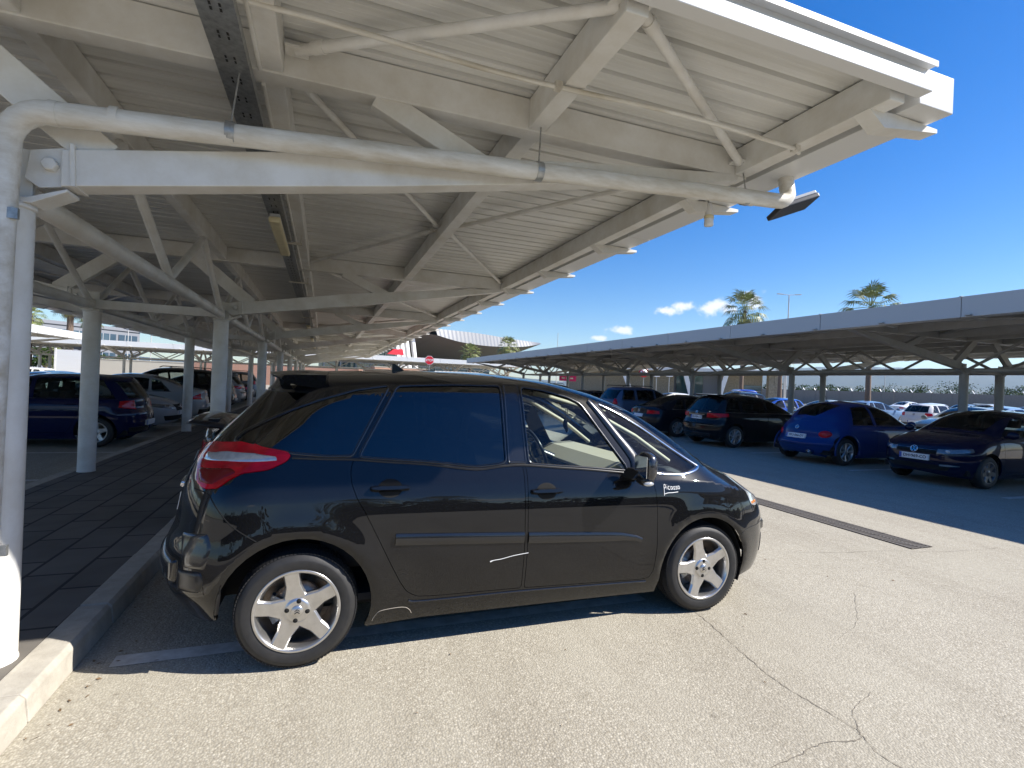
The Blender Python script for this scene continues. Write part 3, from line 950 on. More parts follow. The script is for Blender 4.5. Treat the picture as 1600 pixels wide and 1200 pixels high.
    patch('tailgate_strip', H, smooth_poly([(-.36, .945), (.36, .945), (.36, .905), (-.36, .905)], .012), 'chrome', root, 'yz', thick=.014, edge=.006, end='r', step=.03)
    patch('rear_bumper_bar', H, smooth_poly([(-.74, .60), (.74, .60), (.72, .46), (-.72, .46)], .03), 'trim_gloss', root, 'yz', thick=.022, edge=.02, end='r', step=.05)
    # spoiler over the rear window
    sp = MB()
    ys = np.linspace(-.60, .60, 21)
    prof = []
    vs = []
    for y in ys:
        q = (abs(y)/.60)**3
        x0 = .12-.02*q; zt0 = float(H.zt(.1))-.012-.030*(y/.6)**2
        tip = -.245+.10*q
        dz = -.035*(abs(y)/.6)**2
        vs += [(x0, y, zt0+.012), (-.02, y, 1.640+dz), (-.13, y, 1.632+dz), (tip, y, 1.618+dz), (tip+.006, y, 1.606+dz), (-.13, y, 1.596+dz), (-.06, y, 1.575+dz), (x0, y, 1.56+dz)]
    fs = []
    for i in range(len(ys)-1):
        for j in range(8): fs.append((i*8+j, i*8+(j+1) % 8, (i+1)*8+(j+1) % 8, (i+1)*8+j))
    fs += [tuple(range(8)), tuple(range(len(vs)-1, len(vs)-9, -1))]
    sp.add(vs, fs, 0, True)
    o = sp.build('spoiler', 'paint_hero', root); o.color = black
    o.data.set_sharp_from_angle(angle=R(40))
    a = MB()
    a.prism([(.56, 1.655), (.66, 1.655), (.645, 1.672), (.575, 1.715), (.56, 1.715)], -.02, .02)
    a.build('antenna', 'trim_black', root, .006)
    a = MB(); a.beam((2.84, -.55, 1.075), (2.86, .6, 1.10), .02, .012); a.beam((2.80, .10, 1.10), (2.86, .66, 1.105), .012, .02)
    a.build('wiper', 'trim_black', root)
    # door mirrors
    for sd in both:
        mr = MB()
        vs = []; nn_, mm_ = 18, 10
        c = (2.115, sd*1.005, 1.085)
        for i in range(mm_+1):
            th = PI*i/mm_
            for j in range(nn_):
                ph = 2*PI*j/nn_
                f = lambda v, e: math.copysign(abs(v)**e, v)
                px = f(math.sin(th)*math.cos(ph), .8)*.062; py = f(math.sin(th)*math.sin(ph), .75)*.088; pz = f(math.cos(th), .75)*.100
                if px < 0: px *= .55
                vs.append((c[0]+px, c[1]+py, c[2]+pz))
        fs = []
        for i in range(mm_):
            for j in range(nn_):
                j2 = (j+1) % nn_; fs.append((i*nn_+j, (i+1)*nn_+j, (i+1)*nn_+j2, i*nn_+j2))
        mr.add(vs, fs, 0, True)
        o = mr.build('door_mirror', 'mirror_shell', root); 
        ft = MB(); ft.prism([(2.02, 1.00), (2.17, .995), (2.20, 1.04), (2.08, 1.06)], sd*.84, sd*.99); ft.build('mirror_foot', 'trim_black', o, .008)
        lw = MB(); lw.ball((2.115, sd*1.0, 1.00), (.055, .075, .04)); lw.build('mirror_base', 'trim_black', o)
        gl = MB(); gl.box((2.074, sd*1.005-.07, 1.02), (2.079, sd*1.005+.07, 1.16)); gl.build('mirror_glass', 'mirror_glass', o, .002)
        il = MB(); il.ball((2.10, sd*1.066, .985), (.040, .018, .016)); il.build('mirror_indicator', 'lens_clear', o)
    # wheels
    for (wx, rr, an) in ((0., .318, 100), (fwx, .318, 104)):
        for sd in both:
            make_wheel(root, wx, sd*(.915-.025), rr, sd, .215, .2215, 5, an, 'hero', steer=(-.03 if wx > 1 else 0))
    # interior
    m = MB(); m.box((-.1, -.78, .30), (2.5, .78, .34)); m.build('cabin_floor', 'seat_dark', root)
    for sd in both:
        y = sd*.79
        m = MB(); m.prism([(1.36, .40), (2.20, .40), (2.24, 1.0), (2.0, 1.035), (1.36, 1.07)], y-.03, y+.03); o = m.build('door_card', 'cream', root, .01)
        m = MB(); m.prism([(.45, .40), (1.28, .40), (1.28, 1.04), (.40, 1.06)], y-.03, y+.03); m.build('door_card', 'seat_dark', root, .01)
        m = MB(); m.path([(1.30, sd*.70, 1.02), (1.33, sd*.66, 1.3), (1.32, sd*.57, 1.50)], .035, 8); m.build('pillar_lining', 'cream', root)
        m = MB(); m.path([(1.50, sd*.50, 1.545), (1.9, sd*.535, 1.445), (2.3, sd*.585, 1.245), (2.58, sd*.63, 1.06)], .018, 8); m.build('pillar_lining', 'cream', root)
    for sy in (-.38, .38):
        st = MB()
        st.prism([(1.12, .40), (1.66, .44), (1.68, .58), (1.60, .62), (1.15, .55)], sy-.25, sy+.25)
        seat = st.build('front_seat', 'seat_grey', root, .05)
        bk = MB(); bk.prism([(1.08, .50), (1.22, .52), (1.04, 1.17), (.96, 1.20), (.90, 1.16)], sy-.24, sy+.24); bk.build('backrest', 'seat_grey', seat, .05)
        hr = MB(); hr.prism([(.90, 1.22), (.98, 1.22), (.96, 1.42), (.87, 1.41)], sy-.13, sy+.13); hr.build('headrest', 'seat_grey', seat, .03)
    st = MB(); st.prism([(.15, .45), (.75, .45), (.75, .60), (.22, .58), (.05, 1.10), (-.05, 1.08)], -.68, .68); st.build('rear_seat', 'seat_dark', root, .04)
    d = MB(); d.prism([(2.02, .62), (2.50, .62), (2.72, .98), (2.52, 1.035), (2.18, 1.02), (2.04, .93)], -.74, .74); dash = d.build('dashboard', 'dash_dark', root, .03)
    d = MB(); d.prism([(1.98, .62), (2.06, .60), (2.10, .90), (2.03, .90)], -.74, .74); d.build('dashboard_panel', 'cream', dash, .015)
    d = MB(); d.prism([(2.06, .955), (2.20, 1.04), (2.42, 1.062), (2.42, 1.03), (2.06, .92)], -.72, .72); d.build('dashboard_pad', 'cream', dash, .01)
    w = MB(); rr = .185
    cx, cy, cz = 1.90, .38, 1.02
    ax = Vector((math.cos(R(25)), 0, math.sin(R(25)))); e1 = Vector((0, 1, 0)); e2 = ax.cross(e1)
    ring = [Vector((cx, cy, cz))+(e1*math.cos(a)+e2*math.sin(a))*rr for a in np.linspace(0, 2*PI, 33)]
    w.path(ring, .016, 8, cap=False)
    for a in (0, PI, -PI/2): w.beam(Vector((cx, cy, cz)), Vector((cx, cy, cz))+(e1*math.cos(a)+e2*math.sin(a))*rr, .05, .02, ax)
    w.ball((cx+.01, cy, cz), (.05, .08, .08)); w.path([(cx, cy, cz), (2.2, cy, .9)], .035, 8)
    w.build('steering_wheel', 'trim_black', root)
    m = MB(); m.box((2.01, -.11, 1.415), (2.035, .11, 1.475)); m.path([(2.03, 0, 1.47), (2.06, 0, 1.53)], .012, 8); im = m.build('inside_mirror', 'trim_black', root, .006)
    m = MB(); m.path([(2.02, .03, 1.41), (2.02, .03, 1.31)], .003, 5); m.ball((2.02, .03, 1.28), (.015, .035, .045)); m.path([(2.02, .0, 1.41), (2.02, .0, 1.25)], .003, 5); m.ball((2.02, .0, 1.24), (.01, .025, .03)); m.build('hanging_charm', 'void', im)
    m = MB(); m.prism([(-.1, 1.545), (.4, 1.58), (1.15, 1.595), (1.25, 1.585), (1.25, 1.58), (1.15, 1.588), (.4, 1.573), (-.1, 1.538)], -.50, .50); m.build('roof_lining', 'cream', root)
    # script badge on the wing (light strokes), scratches
    s0x, s0z, k = 2.350, .893, .0115
    def S(pts): return [(s0x+p[0]*k*1.02, s0z+p[1]*k - p[0]*k*.16) for p in pts]
    glyphs = [[(0, -2.6), (.25, 0), (.5, 3.6), (1.3, 3.9), (1.7, 3.2), (1.3, 2.2), (.6, 1.9)], [(2.4, 1.4), (2.5, 3.0)], [(2.7, 3.9), (2.75, 4.1)],
              [(4.3, 3.2), (3.6, 3.3), (3.3, 2.3), (3.8, 1.5), (4.6, 1.7)], [(6.3, 3.3), (5.4, 3.4), (5.1, 2.4), (5.6, 1.7), (6.3, 2.4), (6.4, 3.4), (6.6, 1.9)],
              [(8.2, 3.7), (7.4, 3.6), (7.5, 3.0), (8.1, 2.6), (7.9, 2.0), (7.2, 2.1)], [(9.8, 4.0), (9.0, 3.9), (9.1, 3.3), (9.7, 2.9), (9.5, 2.3), (8.8, 2.4)],
              [(11.2, 4.4), (10.5, 4.2), (10.5, 3.1), (11.1, 2.7), (11.7, 3.4), (11.4, 4.3), (11.0, 4.4)], [(.3, -1.6), (3.0, -.6), (6.5, .0), (10.2, .9)]]
    mb = MB()
    for g_ in glyphs:
        pts = S(spline(g_, 4)) if len(g_) > 2 else S(g_)
        P_ = np.array(pts); D = H.D(P_[:, 0], P_[:, 1]); nn = hull_normals(H, P_[:, 0], P_[:, 1])
        mb.path([tuple(v) for v in np.c_[P_[:, 0], -H.W+D, P_[:, 1]]+nn*.002], .0027, 5)
    mb.build('script_badge', 'white_paint', root)
    sc_ = stroke('scratch', H, spline([(1.085, .508), (1.11, .515), (1.16, .520), (1.24, .535), (1.335, .545)], 5), [.0046, .0042, .0040, .003, .0024]+[.002]*16, 'white_paint', root, .0005)
    stroke('scratch', H, spline([(.402, .20), (.41, .225), (.44, .262), (.52, .272), (.58, .27), (.61, .252), (.625, .225)], 4), .0016, 'dusty', root, .0005)
    return root

# ------------------------------------------------------------------ ground
def ground_mats():
    # pale worn asphalt with exposed aggregate
    m = bpy.data.materials.new('asphalt'); m.use_nodes = True; t = m.node_tree; b = t.nodes['Principled BSDF']
    tc = N(t, 'ShaderNodeTexCoord')
    vo = N(t, 'ShaderNodeTexVoronoi'); vo.inputs['Scale'].default_value = 95; vo.inputs['Randomness'].default_value = 1
    v2 = N(t, 'ShaderNodeTexVoronoi'); v2.inputs['Scale'].default_value = 42
    nz = N(t, 'ShaderNodeTexNoise'); nz.inputs['Scale'].default_value = .55; nz.inputs['Detail'].default_value = 8; nz.inputs['Roughness'].default_value = .6
    n2 = N(t, 'ShaderNodeTexNoise'); n2.inputs['Scale'].default_value = 6; n2.inputs['Detail'].default_value = 6
    for n in (vo, v2, nz, n2): t.links.new(tc.outputs['Object'], n.inputs['Vector'])
    hs = N(t, 'ShaderNodeSeparateColor'); t.links.new(vo.outputs['Color'], hs.inputs[0])
    r1 = N(t, 'ShaderNodeValToRGB')                                # each stone its own tone
    e = r1.color_ramp.elements; e[0].position = 0; e[0].color = (.31, .275, .21, 1); e[1].position = 1; e[1].color = (.59, .55, .455, 1)
    x = r1.color_ramp.elements.new(.45); x.color = (.38, .35, .282, 1)
    x = r1.color_ramp.elements.new(.8); x.color = (.46, .423, .345, 1)
    t.links.new(hs.outputs[0], r1.inputs[0])
    dk = N(t, 'ShaderNodeMapRange'); dk.inputs['From Min'].default_value = .35; dk.inputs['From Max'].default_value = .75
    dk.inputs['To Min'].default_value = 0; dk.inputs['To Max'].default_value = .5
    t.links.new(vo.outputs['Distance'], dk.inputs[0])
    m1 = N(t, 'ShaderNodeMix', data_type='RGBA'); m1.inputs[7].default_value = (.20, .18, .145, 1)
    t.links.new(dk.outputs[0], m1.inputs[0]); t.links.new(r1.outputs[0], m1.inputs[6])
    p1 = N(t, 'ShaderNodeMapRange'); p1.inputs['From Min'].default_value = .38; p1.inputs['From Max'].default_value = .68; p1.inputs['To Max'].default_value = .55
    t.links.new(nz.outputs[0], p1.inputs[0])
    m2 = N(t, 'ShaderNodeMix', data_type='RGBA', blend_type='MULTIPLY'); m2.inputs[7].default_value = (.72, .70, .68, 1)
    t.links.new(p1.outputs[0], m2.inputs[0]); t.links.new(m1.outputs[2], m2.inputs[6])
    p2 = N(t, 'ShaderNodeMapRange'); p2.inputs['From Min'].default_value = .62; p2.inputs['From Max'].default_value = .72; p2.inputs['To Max'].default_value = .35
    t.links.new(n2.outputs[0], p2.inputs[0])
    m3 = N(t, 'ShaderNodeMix', data_type='RGBA', blend_type='MULTIPLY'); m3.inputs[7].default_value = (.55, .52, .48, 1)
    t.links.new(p2.outputs[0], m3.inputs[0]); t.links.new(m2.outputs[2], m3.inputs[6])
    # smoother worn lanes where the stones are polished and filled with dust, tyre darkening along the driveway
    n3 = N(t, 'ShaderNodeTexNoise'); n3.inputs['Scale'].default_value = .9; n3.inputs['Detail'].default_value = 5; n3.inputs['Roughness'].default_value = .7; n3.inputs['Distortion'].default_value = .6
    t.links.new(tc.outputs['Object'], n3.inputs['Vector'])
    p3 = N(t, 'ShaderNodeMapRange'); p3.inputs['From Min'].default_value = .45; p3.inputs['From Max'].default_value = .65; p3.inputs['To Min'].default_value = .22; p3.inputs['To Max'].default_value = .58
    t.links.new(n3.outputs[0], p3.inputs[0])
    m4 = N(t, 'ShaderNodeMix', data_type='RGBA'); m4.inputs[7].default_value = (.38, .353, .285, 1)
    t.links.new(p3.outputs[0], m4.inputs[0]); t.links.new(m3.outputs[2], m4.inputs[6])
    n4 = N(t, 'ShaderNodeTexNoise'); n4.inputs['Scale'].default_value = 1; n4.inputs['Detail'].default_value = 7; n4.inputs['Roughness'].default_value = .7
    mp4 = N(t, 'ShaderNodeMapping'); mp4.inputs['Scale'].default_value = (1.6, .14, 1)
    t.links.new(tc.outputs['Object'], mp4.inputs[0]); t.links.new(mp4.outputs[0], n4.inputs['Vector'])
    p4 = N(t, 'ShaderNodeMapRange'); p4.inputs['From Min'].default_value = .5; p4.inputs['From Max'].default_value = .75; p4.inputs['To Max'].default_value = .6
    t.links.new(n4.outputs[0], p4.inputs[0])
    m5 = N(t, 'ShaderNodeMix', data_type='RGBA', blend_type='MULTIPLY'); m5.inputs[7].default_value = (.74, .72, .70, 1)
    t.links.new(p4.outputs[0], m5.inputs[0]); t.links.new(m4.outputs[2], m5.inputs[6])
    # oil drips
    vd = N(t, 'ShaderNodeTexVoronoi'); vd.inputs['Scale'].default_value = 2.2; t.links.new(tc.outputs['Object'], vd.inputs['Vector'])
    pd = N(t, 'ShaderNodeMapRange'); pd.inputs['From Min'].default_value = .055; pd.inputs['From Max'].default_value = .02; pd.inputs['To Max'].default_value = .6
    t.links.new(vd.outputs['Distance'], pd.inputs[0])
    m6 = N(t, 'ShaderNodeMix', data_type='RGBA', blend_type='MULTIPLY'); m6.inputs[7].default_value = (.42, .40, .38, 1)
    t.links.new(pd.outputs[0], m6.inputs[0]); t.links.new(m5.outputs[2], m6.inputs[6])
    t.links.new(m6.outputs[2], b.inputs['Base Color'])
    b.inputs['Roughness'].default_value = .8; b.inputs['Specular IOR Level'].default_value = .25
    bp = N(t, 'ShaderNodeBump', invert=True); bp.inputs['Strength'].default_value = .55; bp.inputs['Distance'].default_value = .005
    t.links.new(vo.outputs['Distance'], bp.inputs['Height']); t.links.new(bp.outputs[0], b.inputs['Normal'])
    MAT['asphalt'] = m
    # concrete pavers in running bond along the row
    m = bpy.data.materials.new('pavers'); m.use_nodes = True; t = m.node_tree; b = t.nodes['Principled BSDF']
    tc = N(t, 'ShaderNodeTexCoord'); mp = N(t, 'ShaderNodeMapping'); mp.inputs['Rotation'].default_value = (0, 0, PI/2)
    br = N(t, 'ShaderNodeTexBrick'); br.inputs['Scale'].default_value = 1; br.inputs['Mortar Size'].default_value = .012; br.inputs['Brick Width'].default_value = .60
    br.inputs['Row Height'].default_value = .30; br.inputs['Bias'].default_value = -.2
    br.inputs['Color1'].default_value = (.20, .185, .165, 1); br.inputs['Color2'].default_value = (.155, .145, .13, 1); br.inputs['Mortar'].default_value = (.05, .045, .04, 1)
    nz = N(t, 'ShaderNodeTexNoise'); nz.inputs['Scale'].default_value = 3; nz.inputs['Detail'].default_value = 8
    mx = N(t, 'ShaderNodeMix', data_type='RGBA', blend_type='MULTIPLY'); mx.inputs[7].default_value = (.5, .47, .43, 1)
    t.links.new(tc.outputs['Object'], mp.inputs[0]); t.links.new(mp.outputs[0], br.inputs['Vector']); t.links.new(tc.outputs['Object'], nz.inputs['Vector'])
    t.links.new(nz.outputs[0], mx.inputs[0]); t.links.new(br.outputs['Color'], mx.inputs[6]); t.links.new(mx.outputs[2], b.inputs['Base Color'])
    bp = N(t, 'ShaderNodeBump', invert=True); bp.inputs['Strength'].default_value = .6; bp.inputs['Distance'].default_value = .008
    t.links.new(br.outputs['Fac'], bp.inputs['Height']); t.links.new(bp.outputs[0], b.inputs['Normal'])
    b.inputs['Roughness'].default_value = .85
    MAT['pavers'] = m
    mat('kerb_stone', (.46, .43, .365), .85, noise=(7, .6, (.24, .21, .17), 9), bump=(60, .4, .006))
    mat('worn_paint', (.62, .60, .55), .7, noise=(9, .9, (.36, .33, .28), 8))
    mat('crack', (.20, .175, .14), .95)
    mat('soil', (.20, .17, .11), .95, noise=(.02, .8, (.12, .14, .06), 5))
ground_mats()

def sheet(name, x0, y0, x1, y1, z, m, nx=1, ny=1):
    mb = MB(); vs = []; fs = []
    for j in range(ny+1):
        for i in range(nx+1): vs.append((x0+(x1-x0)*i/nx, y0+(y1-y0)*j/ny, z))
    for j in range(ny):
        for i in range(nx): fs.append((j*(nx+1)+i, j*(nx+1)+i+1, (j+1)*(nx+1)+i+1, (j+1)*(nx+1)+i))
    mb.add(vs, fs); return mb.build(name, m)
tag(sheet('terrain', -5500, -5500, 5500, 5500, -.06, 'soil'), kind='structure')
tag(sheet('parking_ground', -90, -60, 95, 110, 0, 'asphalt'), kind='structure')

def median(cx, y0, y1):
    """paved strip between two post rows with a kerb along each side"""
    m = MB(); m.box((cx-.93, y0, .001), (cx+.93, y1, .130)); p = m.build('pavement', 'pavers'); tag(p, kind='structure')
    for s in (-1, 1):
        m = MB(); y = y0
        while y < y1:
            L = min(.98, y1-y); a, b = cx+s*.935, cx+s*1.10
            lo, hi = min(a, b), max(a, b)
            j = random.uniform(-.004, .004)
            ch = .022
            if s > 0: prof = [(lo, .0), (lo, .136+j), (hi-ch, .136+j), (hi, .136+j-ch), (hi+.012, 0)]
            else: prof = [(hi, .0), (hi, .136+j), (lo+ch, .136+j), (lo, .136+j-ch), (lo-.012, 0)]
            m.prism(prof, y+.004, y+L-.004); y += L+.002
        k = m.build('kerb', 'kerb_stone', None, .006); tag(k, kind='structure')
median(-2.2, -6.0, 41)
median(17.3, -12, 41)
median(-19.65, -4.0, 38)

# painted bay line beside the car, further bay lines, cracks
m = MB()
def strip(m, p, q, w, z=.004):
    p = Vector((*p, z)); q = Vector((*q, z)); d = (q-p).normalized(); n = Vector((-d.y, d.x, 0))*w/2
    m.add([p-n, q-n, q+n, p+n], [(0, 1, 2, 3)])
for k in range(13):
    y = .37+2.78*k
    strip(m, (-.93, y), (2.45 if k == 0 else 3.7, y), .12)
    strip(m, (-3.45, y), (-8.2, y), .12)
for k in range(14): strip(m, (11.0, 2.3+2.75*k), (15.9, 2.3+2.75*k), .12)
tag(m.build('parking_line', 'worn_paint'), kind='structure')
m = MB()
def crack(m, pts, w):
    P = [Vector((x, y, .003)) for x, y in spline(pts, 8)]
    vs = []; fs = []
    for i, p in enumerate(P):
        d = (P[min(i+1, len(P)-1)]-P[max(i-1, 0)]).normalized(); n = Vector((-d.y, d.x, 0)); o = random.uniform(-1, 1)*.006; ww = w*random.uniform(.25, 1.0)/2
        vs += [p+n*(o-ww), p+n*(o+ww)]
    for i in range(len(P)-1): fs.append((2*i, 2*i+1, 2*i+3, 2*i+2))
    m.add(vs, fs)
crack(m, [(2.69, .06), (2.64, -.2), (2.58, -.5), (2.53, -.82), (2.55, -1.05), (2.57, -1.25)], .006)
crack(m, [(2.57, -1.25), (2.50, -1.30), (2.3, -1.27), (2.11, -1.30), (1.9, -1.33), (1.6, -1.42), (1.3, -1.40)], .006)
crack(m, [(2.57, -1.25), (2.50, -1.40), (2.52, -1.6), (2.46, -1.9)], .006)
crack(m, [(2.57, -1.25), (2.72, -1.12), (2.95, -1.05)], .004)
crack(m, [(4.6, .95), (5.2, .80), (5.8, .72), (6.4, .55), (7.2, .5)], .005)
crack(m, [(3.35, -.55), (3.7, -.42), (4.0, -.20), (4.25, .0)], .003)
tag(m.build('pavement_crack', 'crack'), kind='structure')

random.seed(31)
m = MB()
for k in range(150):
    if k < 90: x, y, z = -1.06+abs(random.gauss(0, .10)), random.uniform(-1.5, 6), .004
    else: x, y, z = random.uniform(-1.0, 5), random.uniform(-1.8, 2.5), .004
    a = random.uniform(0, 6.28); s_ = random.uniform(.006, .017); c_, q_ = math.cos(a)*s_, math.sin(a)*s_
    m.add([(x-c_, y-q_, z), (x+q_*.4, y-c_*.4, z+s_*random.uniform(0, .5)), (x+c_, y+q_, z+s_*random.uniform(0, .4)), (x-q_*.4, y+c_*.4, z)], [(0, 1, 2, 3)])
mat('dry_leaf', (.16, .10, .05), .8)
tag(m.build('leaf_litter', 'dry_leaf', fix=False), kind='stuff')
# drain: slotted cast iron channel
root = empty('drain_channel', (6.25, 2, 0)); tag(root, 'long dark slotted iron drain channel in the sunlit asphalt', 'drain')
m = MB(); m.box((-.17, -1.30, .001), (.17, 36, .004)); m.build('channel', 'void', root)
m = MB()
y = -1.3
while y < 36:
    m.box((-.165, y, .0045), (-.135, y+.49, .010)); m.box((.135, y, .0045), (.165, y+.49, .010)); m.box((-.012, y, .0045), (.012, y+.49, .0095))
    if -4 < y < 14:
        for k in range(12): m.box((-.134, y+.01+k*.041, .0045), (.134, y+.01+k*.041+.02, .009))
    else: m.box((-.134, y+.01, .0045), (.134, y+.2, .009)); m.box((-.134, y+.25, .0045), (.134, y+.45, .009))
    y += .5
m.build('grating', 'cast_iron', root)

# ------------------------------------------------------------------ carports
def carport(cx, frames, y0, y1, name_label, mats, detail, front_trim=False, gz=(3.24, 3.64)):
    """steel carport on two rows of posts; u is the distance from the centre line"""
    st, deck, fas = mats
    root = empty('carport', (cx, frames[0], 0))
    fy = frames[0]
    tag(root, name_label, 'carport')
    bv = .006 if detail > 1 else 0
    Y = [f-fy for f in frames]; ya, yb = y0-fy, y1-fy
    nb = 20 if detail > 1 else 12
    # one frame, then copies
    F = []
    for s in (-1, 1):
        m = MB(); m.lathe([(.104, .13), (.104, 2.36)], 'z', nb, c=(s*.80, 0, 0)); m.lathe([(.0, 2.36), (.112, 2.36), (.112, 2.385), (0, 2.385)], 'z', nb, c=(s*.80, 0, 0))
        m.lathe([(.108, .13), (.108, .142), (.10, .15)], 'z', nb, c=(s*.80, 0, 0))
        F.append(m.build('post', st, root))
        m = MB()                                                    # arm from the post head to the eave, tapering beyond the web bar
        pr = [(1.03, 2.485), (2.60, 2.752), (5.24, 3.245), (5.24, 3.30), (4.1, 3.165), (2.60, 2.952), (1.03, 2.668)]
        m.prism([(s*u, z) for u, z in pr], -.068, .068)
        F.append(m.build('arm', st, root, bv))
        m = MB()                                                    # gusset, pin plates and bolt
        m.box((s*.72 if s > 0 else -.90, -.012, 2.385), (.90 if s > 0 else -.72, .012, 2.66))
        for yy in (-.046, .030):
            m.prism([(s*.88, 2.51), (s*.94, 2.47), (s*1.10, 2.50), (s*1.10, 2.70), (s*.90, 2.65)], yy, yy+.016)
        m.beam((s*1.085, 0, 2.49), (s*1.075, 0, 2.70), .16, .02, (1, 0, 0))
        m.lathe([(0, -.082), (.030, -.082), (.034, -.076), (.034, -.046)], 'y', 6, c=(s*.985, 0, 2.585))
        m.prism([(s*.70, 2.385), (s*.92, 2.385), (s*1.06, 2.46), (s*1.06, 2.475), (s*.90, 2.41), (s*.70, 2.41)], -.07, .07)
        F.append(m.build('joint_plate', st, root, bv*.5))
        m = MB(); m.beam((s*3.22, 0, 2.985), (s*2.52, 0, 3.29), .10, .14); F.append(m.build('web_bar', st, root, bv))
        m = MB(); m.beam((s*1.20, 0, 2.66), (s*.42, 0, 3.30), .105, .18); F.append(m.build('web_bar', st, root, bv))
    m = MB(); m.box((-5.33, -.065, 3.275), (5.33, .065, 3.485)); F.append(m.build('rafter', st, root, bv))
    m = MB(); m.box((-.80, -.05, 2.42), (.80, .05, 2.545)); F.append(m.build('cross_beam', st, root, bv))
    for yy in Y[1:]:
        for o in F: dup(o, root, (0, yy, 0))
    # purlins between frames (butted against the rafters), bottom tubes, lattice bars, roof braces
    segs = list(zip([ya-.065]+Y, Y+[yb+.065]))
    for s in (-1, 1):
        for u, w in ((.80, .10), (1.95, .12), (3.55, .12), (5.27, .12)):
            for a, b in segs:
                if b-a < .2: continue
                m = MB(); m.box((s*u-w/2, a+.066, 3.285), (s*u+w/2, b-.066, 3.483)); 
                if u == 1.95: m.box((s*u-.066, a+.07, 3.262), (s*u-.045, b-.07, 3.286))
                m.build('purlin', st, root, bv)
        tube = None; bars = []
        for a, b in zip(Y, Y[1:]):
            L = b-a
            if tube is None:
                m = MB(); m.path([(s*.80, .10, 2.47), (s*.80, L-.10, 2.47)], .062, nb); m.box((s*.80-.05, .02, 2.40), (s*.80+.05, .13, 2.54)); m.box((s*.80-.05, L-.13, 2.40), (s*.80+.05, L-.02, 2.54))
                tube = m.build('bottom_tube', st, root, 0, True, (0, a, 0))
                for (p, q) in (((.12, 2.52), (L*.25, 3.27)), ((L*.25, 3.27), (L*.5, 2.52)), ((L*.5, 2.52), (L*.75, 3.27)), ((L*.75, 3.27), (L-.12, 2.52))):
                    m = MB(); m.path([(s*.80, p[0], p[1]), (s*.80, q[0], q[1])], .040, 10); bars.append(m.build('lattice_bar', st, root, 0, True, (0, a, 0)))
            else:
                dup(tube, root, (0, a, 0))
                for o in bars: dup(o, root, (0, a, 0))
        br = None
        for a, b in zip(Y, Y[1:]):
            L = b-a
            if br is None:
                br = []
                for (p, q) in (((2.03, .12), (3.46, L/2-.1)), ((2.03, L-.12), (3.46, L/2+.1)), ((5.18, .12), (3.64, L/2-.1)), ((5.18, L-.12), (3.64, L/2+.1))):
                    m = MB(); m.path([(s*p[0], p[1], 3.40), (s*q[0], q[1], 3.40)], .026 if detail > 1 else .03, 8)
                    for e in (p, q): m.box((s*e[0]-.05, e[1]-.05, 3.392), (s*e[0]+.05, e[1]+.05, 3.404))
                    br.append(m.build('roof_brace', st, root, 0, True, (0, a, 0)))
            else:
                for o in br: dup(o, root, (0, a, 0))
        if front_trim and s > 0:
            for (p, q) in (((1.98+.1, -.13), (3.50, ya+.08)), ((3.60, ya+.08), (5.20, -.12))):
                m = MB(); m.path([(p[0], p[1], 3.39), (q[0], q[1], 3.36)], .030, 12)
                for e in (p, q): m.box((e[0]-.06, e[1]-.05, 3.352 if e is q else 3.382), (e[0]+.06, e[1]+.05, 3.364 if e is q else 3.394))
                m.path([((p[0]*.94+q[0]*.06), (p[1]*.94+q[1]*.06), 3.389), ((p[0]*.90+q[0]*.10), (p[1]*.90+q[1]*.10), 3.387)], .036, 12)
                m.build('roof_brace', st, root)
        elif front_trim:
            m = MB(); m.path([(s*2.0, -.12, 3.39), (s*3.5, ya+.1, 3.36)], .03, 12); m.build('roof_brace', st, root)
    # trapezoidal sheeting: wide flat pans with raised ribs between them
    per = .19 if detail > 1 else .38
    for s in (-1, 1):
        m = MB(); vs = []; fs = []; k = 0; y = ya-.02
        ux0, ux1 = (0.0, 5.42)
        prof = []
        while y < yb:
            prof += [(y, 3.492), (y+per-.042, 3.492), (y+per-.036, 3.528), (y+per-.010, 3.528), (y+per-.004, 3.492)]
            if detail > 1:
                prof[-4:-4] = [(y+.048, 3.492), (y+.051, 3.4935), (y+.054, 3.492), (y+.096, 3.492), (y+.099, 3.4935), (y+.102, 3.492)]
            y += per
        for (yy, zz) in prof: vs += [(s*ux0, yy, zz), (s*ux1, yy, zz)]
        for i in range(len(prof)-1): fs.append((2*i, 2*i+1, 2*i+3, 2*i+2))
        m.add(vs, fs); m.build('roof_sheet', deck, root)
    m = MB(); m.box((-5.44, ya-.03, 3.545), (5.44, yb+.03, 3.560)); m.build('roof_deck', 'deck_top', root)
    # box gutters with joints and stub brackets
    for s in (-1, 1):
        m = MB(); y = ya-.02
        while y < yb:
            L = min(3.0, yb-y)
            a, b = sorted((s*5.425, s*5.72))
            m.box((a, y+.001, gz[0]+.06 if front_trim else gz[0]), (b, y+L-.012, gz[1])); y += L
        g = m.build('gutter', fas, root, .004)
        m = MB(); a, b = sorted((s*5.42, s*5.735)); y = ya-.02+3.0
        while y < yb:
            m.box((a, y-.012, gz[1]-.02), (b, y+.03, gz[1]+.012)); y += 3.0
        m.build('gutter_joint', fas, g)
        y = ya+.16; gb = None
        while y < yb:
            if gb is None:
                m = MB(); m.prism([(s*5.20, 3.284), (s*5.33, 3.20), (s*5.80, 3.262), (s*5.80, 3.285), (s*5.42, 3.297)], -.05, .05); gb = m.build('gutter_bracket', st, root, 0, True, (0, y, 0))
            else: dup(gb, root, (0, y, 0))
            y += 1.63
